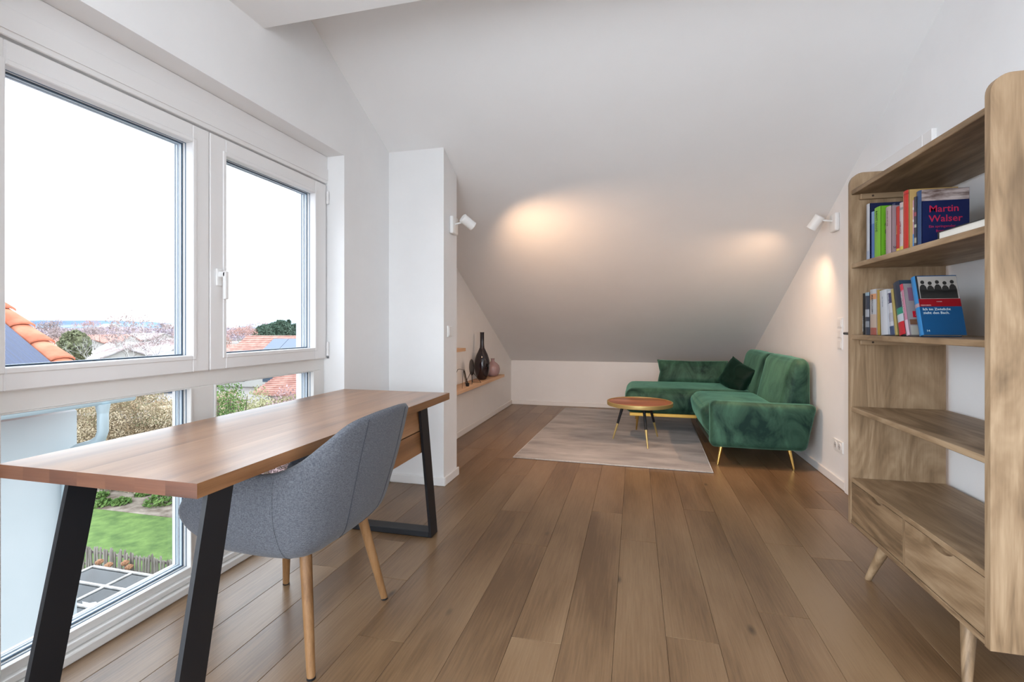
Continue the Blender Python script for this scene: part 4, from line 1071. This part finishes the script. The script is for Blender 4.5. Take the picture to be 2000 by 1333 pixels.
hs = [('snow dusted roof left of the birch trunks', 226, 66, 7, 6, -3.0, -1.7, ROOFS), ('broad snowy roof in the middle of the town', 285, 80, 11, 8, -3.1, -1.5, ROOFS),
      ('snowy roof with brown ridge by the window post', 338, 100, 11, 8, -3.0, -1.4, ROOFS), ('low grey roof in front of the snowy roofs', 322, 44, 6, 5, -3.4, -2.3, ROOFG),
      ('long red roof behind the evergreen bush', 130, 100, 14, 9, -2.8, -1.0, ROOFR), ('red roof right of the birch', 195, 128, 14, 9, -2.8, -1.1, ROOFR),
      ('dark roof near the right post of the left pane', 350, 60, 6, 5, -3.3, -2.0, ROOFG), ('reddish roof among bare trees in the right pane', 445, 78, 9, 7, -3.2, -1.8, ROOFR),
      ('small snowy roof far behind the birches', 290, 160, 14, 9, -3.0, -1.2, ROOFS), ('distant white house at the foot of the hill', 340, 480, 16, 12, -.5, 3.0, ROOFS),
      ('distant pale house left below the hill', 215, 500, 16, 12, 0, 3.4, ROOFS), ('pale house in front of the right hill', 448, 470, 16, 10, -.5, 2.4, ROOFS)]
for k, (lab, px, d, lx, ly, ze, zg, m) in enumerate(hs):
    x, y = deep(px, d); house(lab, x, y, lx, ly, ze, zg, math.radians((k*37) % 70-20), m, chimney=k % 2 == 0)
# snow field strip
bm = B(); x, y = deep(330, 420); n = 18
prism(bm, [(x+70*math.cos(k/n*2*PI)*(1+.2*math.sin(3*k)), y+28*math.sin(k/n*2*PI)) for k in range(n)], 'z', GZ-.04, GZ+1.3); obj('snow_field', bm, SNOW, kind='structure')
# trees
BIRCH = noisy('birch_bark', (.36,.34,.33), (.58,.56,.54), scale=4, rough=.8)
TW1 = twomat('bare_twigs', (.24,.18,.17), (.42,.33,.32), sc=.5); TW2 = twomat('reddish_twigs', (.38,.20,.16), (.50,.32,.28), sc=.4)
EVG = twomat('evergreen', (.035,.075,.05), (.09,.14,.10), sc=.5); EVB = twomat('olive_evergreen', (.11,.13,.07), (.22,.23,.13), sc=.5)
def bare_tree(label, px, d, h, m, twm, seed, crown=.35, group=None, tn=420):
    x, y = deep(px, d); r = empty('bare_tree', (x, y, GZ), label=label, cat='tree', group=group)
    rnd = random.Random(seed); bm = B(); tips = []
    def grow(p, dr, ln, rad, lev):
        q = p+dr*ln; tube(bm, [p, p.lerp(q, .5)+Vector((rnd.uniform(-1,1), rnd.uniform(-1,1), 0))*ln*.05, q], [rad, rad*.8, rad*.6], 5, cap=False)
        if lev == 0: tips.append(q); return
        for _ in range(3):
            nd = (dr+Vector((rnd.uniform(-1,1), rnd.uniform(-1,1), rnd.uniform(-.2,.7)))*.75).normalized(); grow(q, nd, ln*rnd.uniform(.55,.75), rad*.55, lev-1)
    grow(Vector((0,0,0)), Vector((rnd.uniform(-.1,.1), rnd.uniform(-.1,.1), 1)).normalized(), h*.42, h*.009, 4)
    obj('trunk', bm, m, r)
    if twm:
        pts = []
        for _ in range(tn):
            t = rnd.choice(tips); pts.append(tuple(t+Vector((rnd.gauss(0,1), rnd.gauss(0,1), rnd.gauss(0,1)))*h*.05))
        leaves('twigs', pts, h*.018, twm, r)
    return r
bare_tree('pale birch leaning over the town, left of the snowy roofs', 203, 34, 4.7, BIRCH, None, 4)
bare_tree('pale forked birch in the centre of the left pane', 262, 40, 5.6, BIRCH, TW1, 9)
bare_tree('white birch right of centre in the left pane', 284, 48, 6.6, BIRCH, TW1, 12)
k = 0
tl = ['behind the roof verge', 'left of the round evergreen', 'right of the round evergreen', 'between the birches', 'behind the long red roof', 'next to the white birch', 'before the snow field', 'at the right post of the left pane', 'at the left edge of the right pane', 'left of the red roof in the right pane', 'above the red roof in the right pane', 'far right of the left pane']
for (px, d, h, m2), t_ in zip(((112,60,5.2,TW1), (128,75,6,TW1), (180,70,5.4,TW1), (246,54,4.0,TW1), (165,120,6.5,TW2), (306,60,4.6,TW1), (318,140,6.0,TW1), (366,72,4.6,TW1), (440,60,4.0,TW2), (480,66,5.1,TW2), (505,118,6.0,TW2), (373,86,5.0,TW2)), tl):
    k += 1; bare_tree('bare brown twiggy tree '+t_, px, d, h, BARK, m2, 20+k, tn=900)
def evergreen(label, px, d, ztop, wid, m, shape='round', n=1500):
    x, y = deep(px, d); r = empty('evergreen_tree', (x, y, GZ), label=label, cat='tree'); H = ztop-GZ
    bm = B(); tube(bm, [(0,0,0), (0,0,H*.7)], [.25,.1], 6); obj('trunk', bm, BARK, r)
    rnd = random.Random(px); pts = []
    for _ in range(n):
        t = rnd.random()**.8; a = rnd.uniform(0, 2*PI)
        if shape == 'round': q = wid*math.sqrt(max(0, 1-(2*t-1)**2)); z = H*(.25+.75*t)
        else: q = wid*(1-t)*(.75+.25*math.sin(t*30)); z = H*(.12+.88*t)
        q *= .75+.25*rnd.random(); pts.append((q*math.cos(a), q*math.sin(a), z))
    leaves('foliage', pts, H*.06, m, r)
    bm = B(); prof = [((wid*.72*math.sqrt(max(0.01, 1-(2*t-1)**2)), H*(.25+.72*t)) if shape == 'round' else (wid*.75*(1.02-t), H*(.12+.86*t))) for t in [i/8 for i in range(9)]]
    lathe(bm, prof, 10); obj('crown_core', bm, m, r)
evergreen('round olive green tree above the roof verge in the left pane', 146, 60, .45, 1.6, EVB)
evergreen('dark evergreen farthest left over the red roof', 516, 88, 1.2, 1.9, EVG); evergreen('broad dark evergreen over the red roof', 533, 100, 1.6, 2.3, EVG)
evergreen('tall rounded evergreen over the red roof', 549, 92, 2.1, 2.0, EVG); evergreen('pointed fir right of the rounded evergreens', 564, 104, 2.3, 1.8, EVG, 'cone'); evergreen('low evergreen beside the outer reveal', 577, 96, 1.4, 2.0, EVG)
# town woodland haze of twigs in the middle distance (uncountable)
rnd = random.Random(3); pts = []
for _ in range(26000):
    px = rnd.uniform(60, 620); d = rnd.uniform(190, 440); x, y = deep(px, d)
    hgt = 3.6+1.4*noise.noise(Vector((x*.05, y*.05, 0)))*2
    pts.append((x, y, GZ+rnd.random()**.7*hgt))
leaves('distant_woodland', pts, .6, twomat('woodland_twigs', (.20,.17,.22), (.46,.37,.40), sc=.03), None, True, label='purplish brown bare woodland between the town houses and the hills', cat='woodland')
# hills: aerial haze is painted in as bluish forest colours
def hill(name, d, amp, base, px0, px1, c1, c2, seed, sc=.004, label=None, prof=None):
    n = 90; vs = []; fs = []
    for i in range(n+1):
        px = px0+(px1-px0)*i/n; a, b = ray(px); a2, b2 = a*d, b*d
        h = (prof(px) if prof else base)+amp*noise.fractal(Vector((px*.02, seed, 0)), 1.0, 2.0, 5)
        for t, dd in ((0, 1.0), (.35, 1.08), (.75, 1.18), (1, 1.3)):
            vs.append((a*d*dd, b*d*dd, GZ+(h*dd-GZ)*t))
        vs.append((a*d*1.8, b*d*1.8, GZ))
    for i in range(n):
        for j in range(4):
            q = i*5+j; fs.append((q, q+5, q+6, q+1))
    me = bpy.data.meshes.new(name); me.from_pydata(vs, [], fs); me.materials.append(noisy(name+'_forest_haze', c1, c2, scale=sc, detail=9, rough=1, stretch=(1,1,5), p0=.4, p1=.66))
    o = bpy.data.objects.new(name, me); C.objects.link(o); tag(o, kind='structure'); return o
# ridge heights follow the skyline rows (row -> height at distance d)
def sky(pts_, d):
    def f(px):
        for (p0, y0), (p1, y1) in zip(pts_[:-1], pts_[1:]):
            if px <= p1: t = (px-p0)/(p1-p0); y = y0+(y1-y0)*t; return CAMZ+(HOR-y)*d/F/1.0
        return CAMZ+(HOR-pts_[-1][1])*d/F
    return f
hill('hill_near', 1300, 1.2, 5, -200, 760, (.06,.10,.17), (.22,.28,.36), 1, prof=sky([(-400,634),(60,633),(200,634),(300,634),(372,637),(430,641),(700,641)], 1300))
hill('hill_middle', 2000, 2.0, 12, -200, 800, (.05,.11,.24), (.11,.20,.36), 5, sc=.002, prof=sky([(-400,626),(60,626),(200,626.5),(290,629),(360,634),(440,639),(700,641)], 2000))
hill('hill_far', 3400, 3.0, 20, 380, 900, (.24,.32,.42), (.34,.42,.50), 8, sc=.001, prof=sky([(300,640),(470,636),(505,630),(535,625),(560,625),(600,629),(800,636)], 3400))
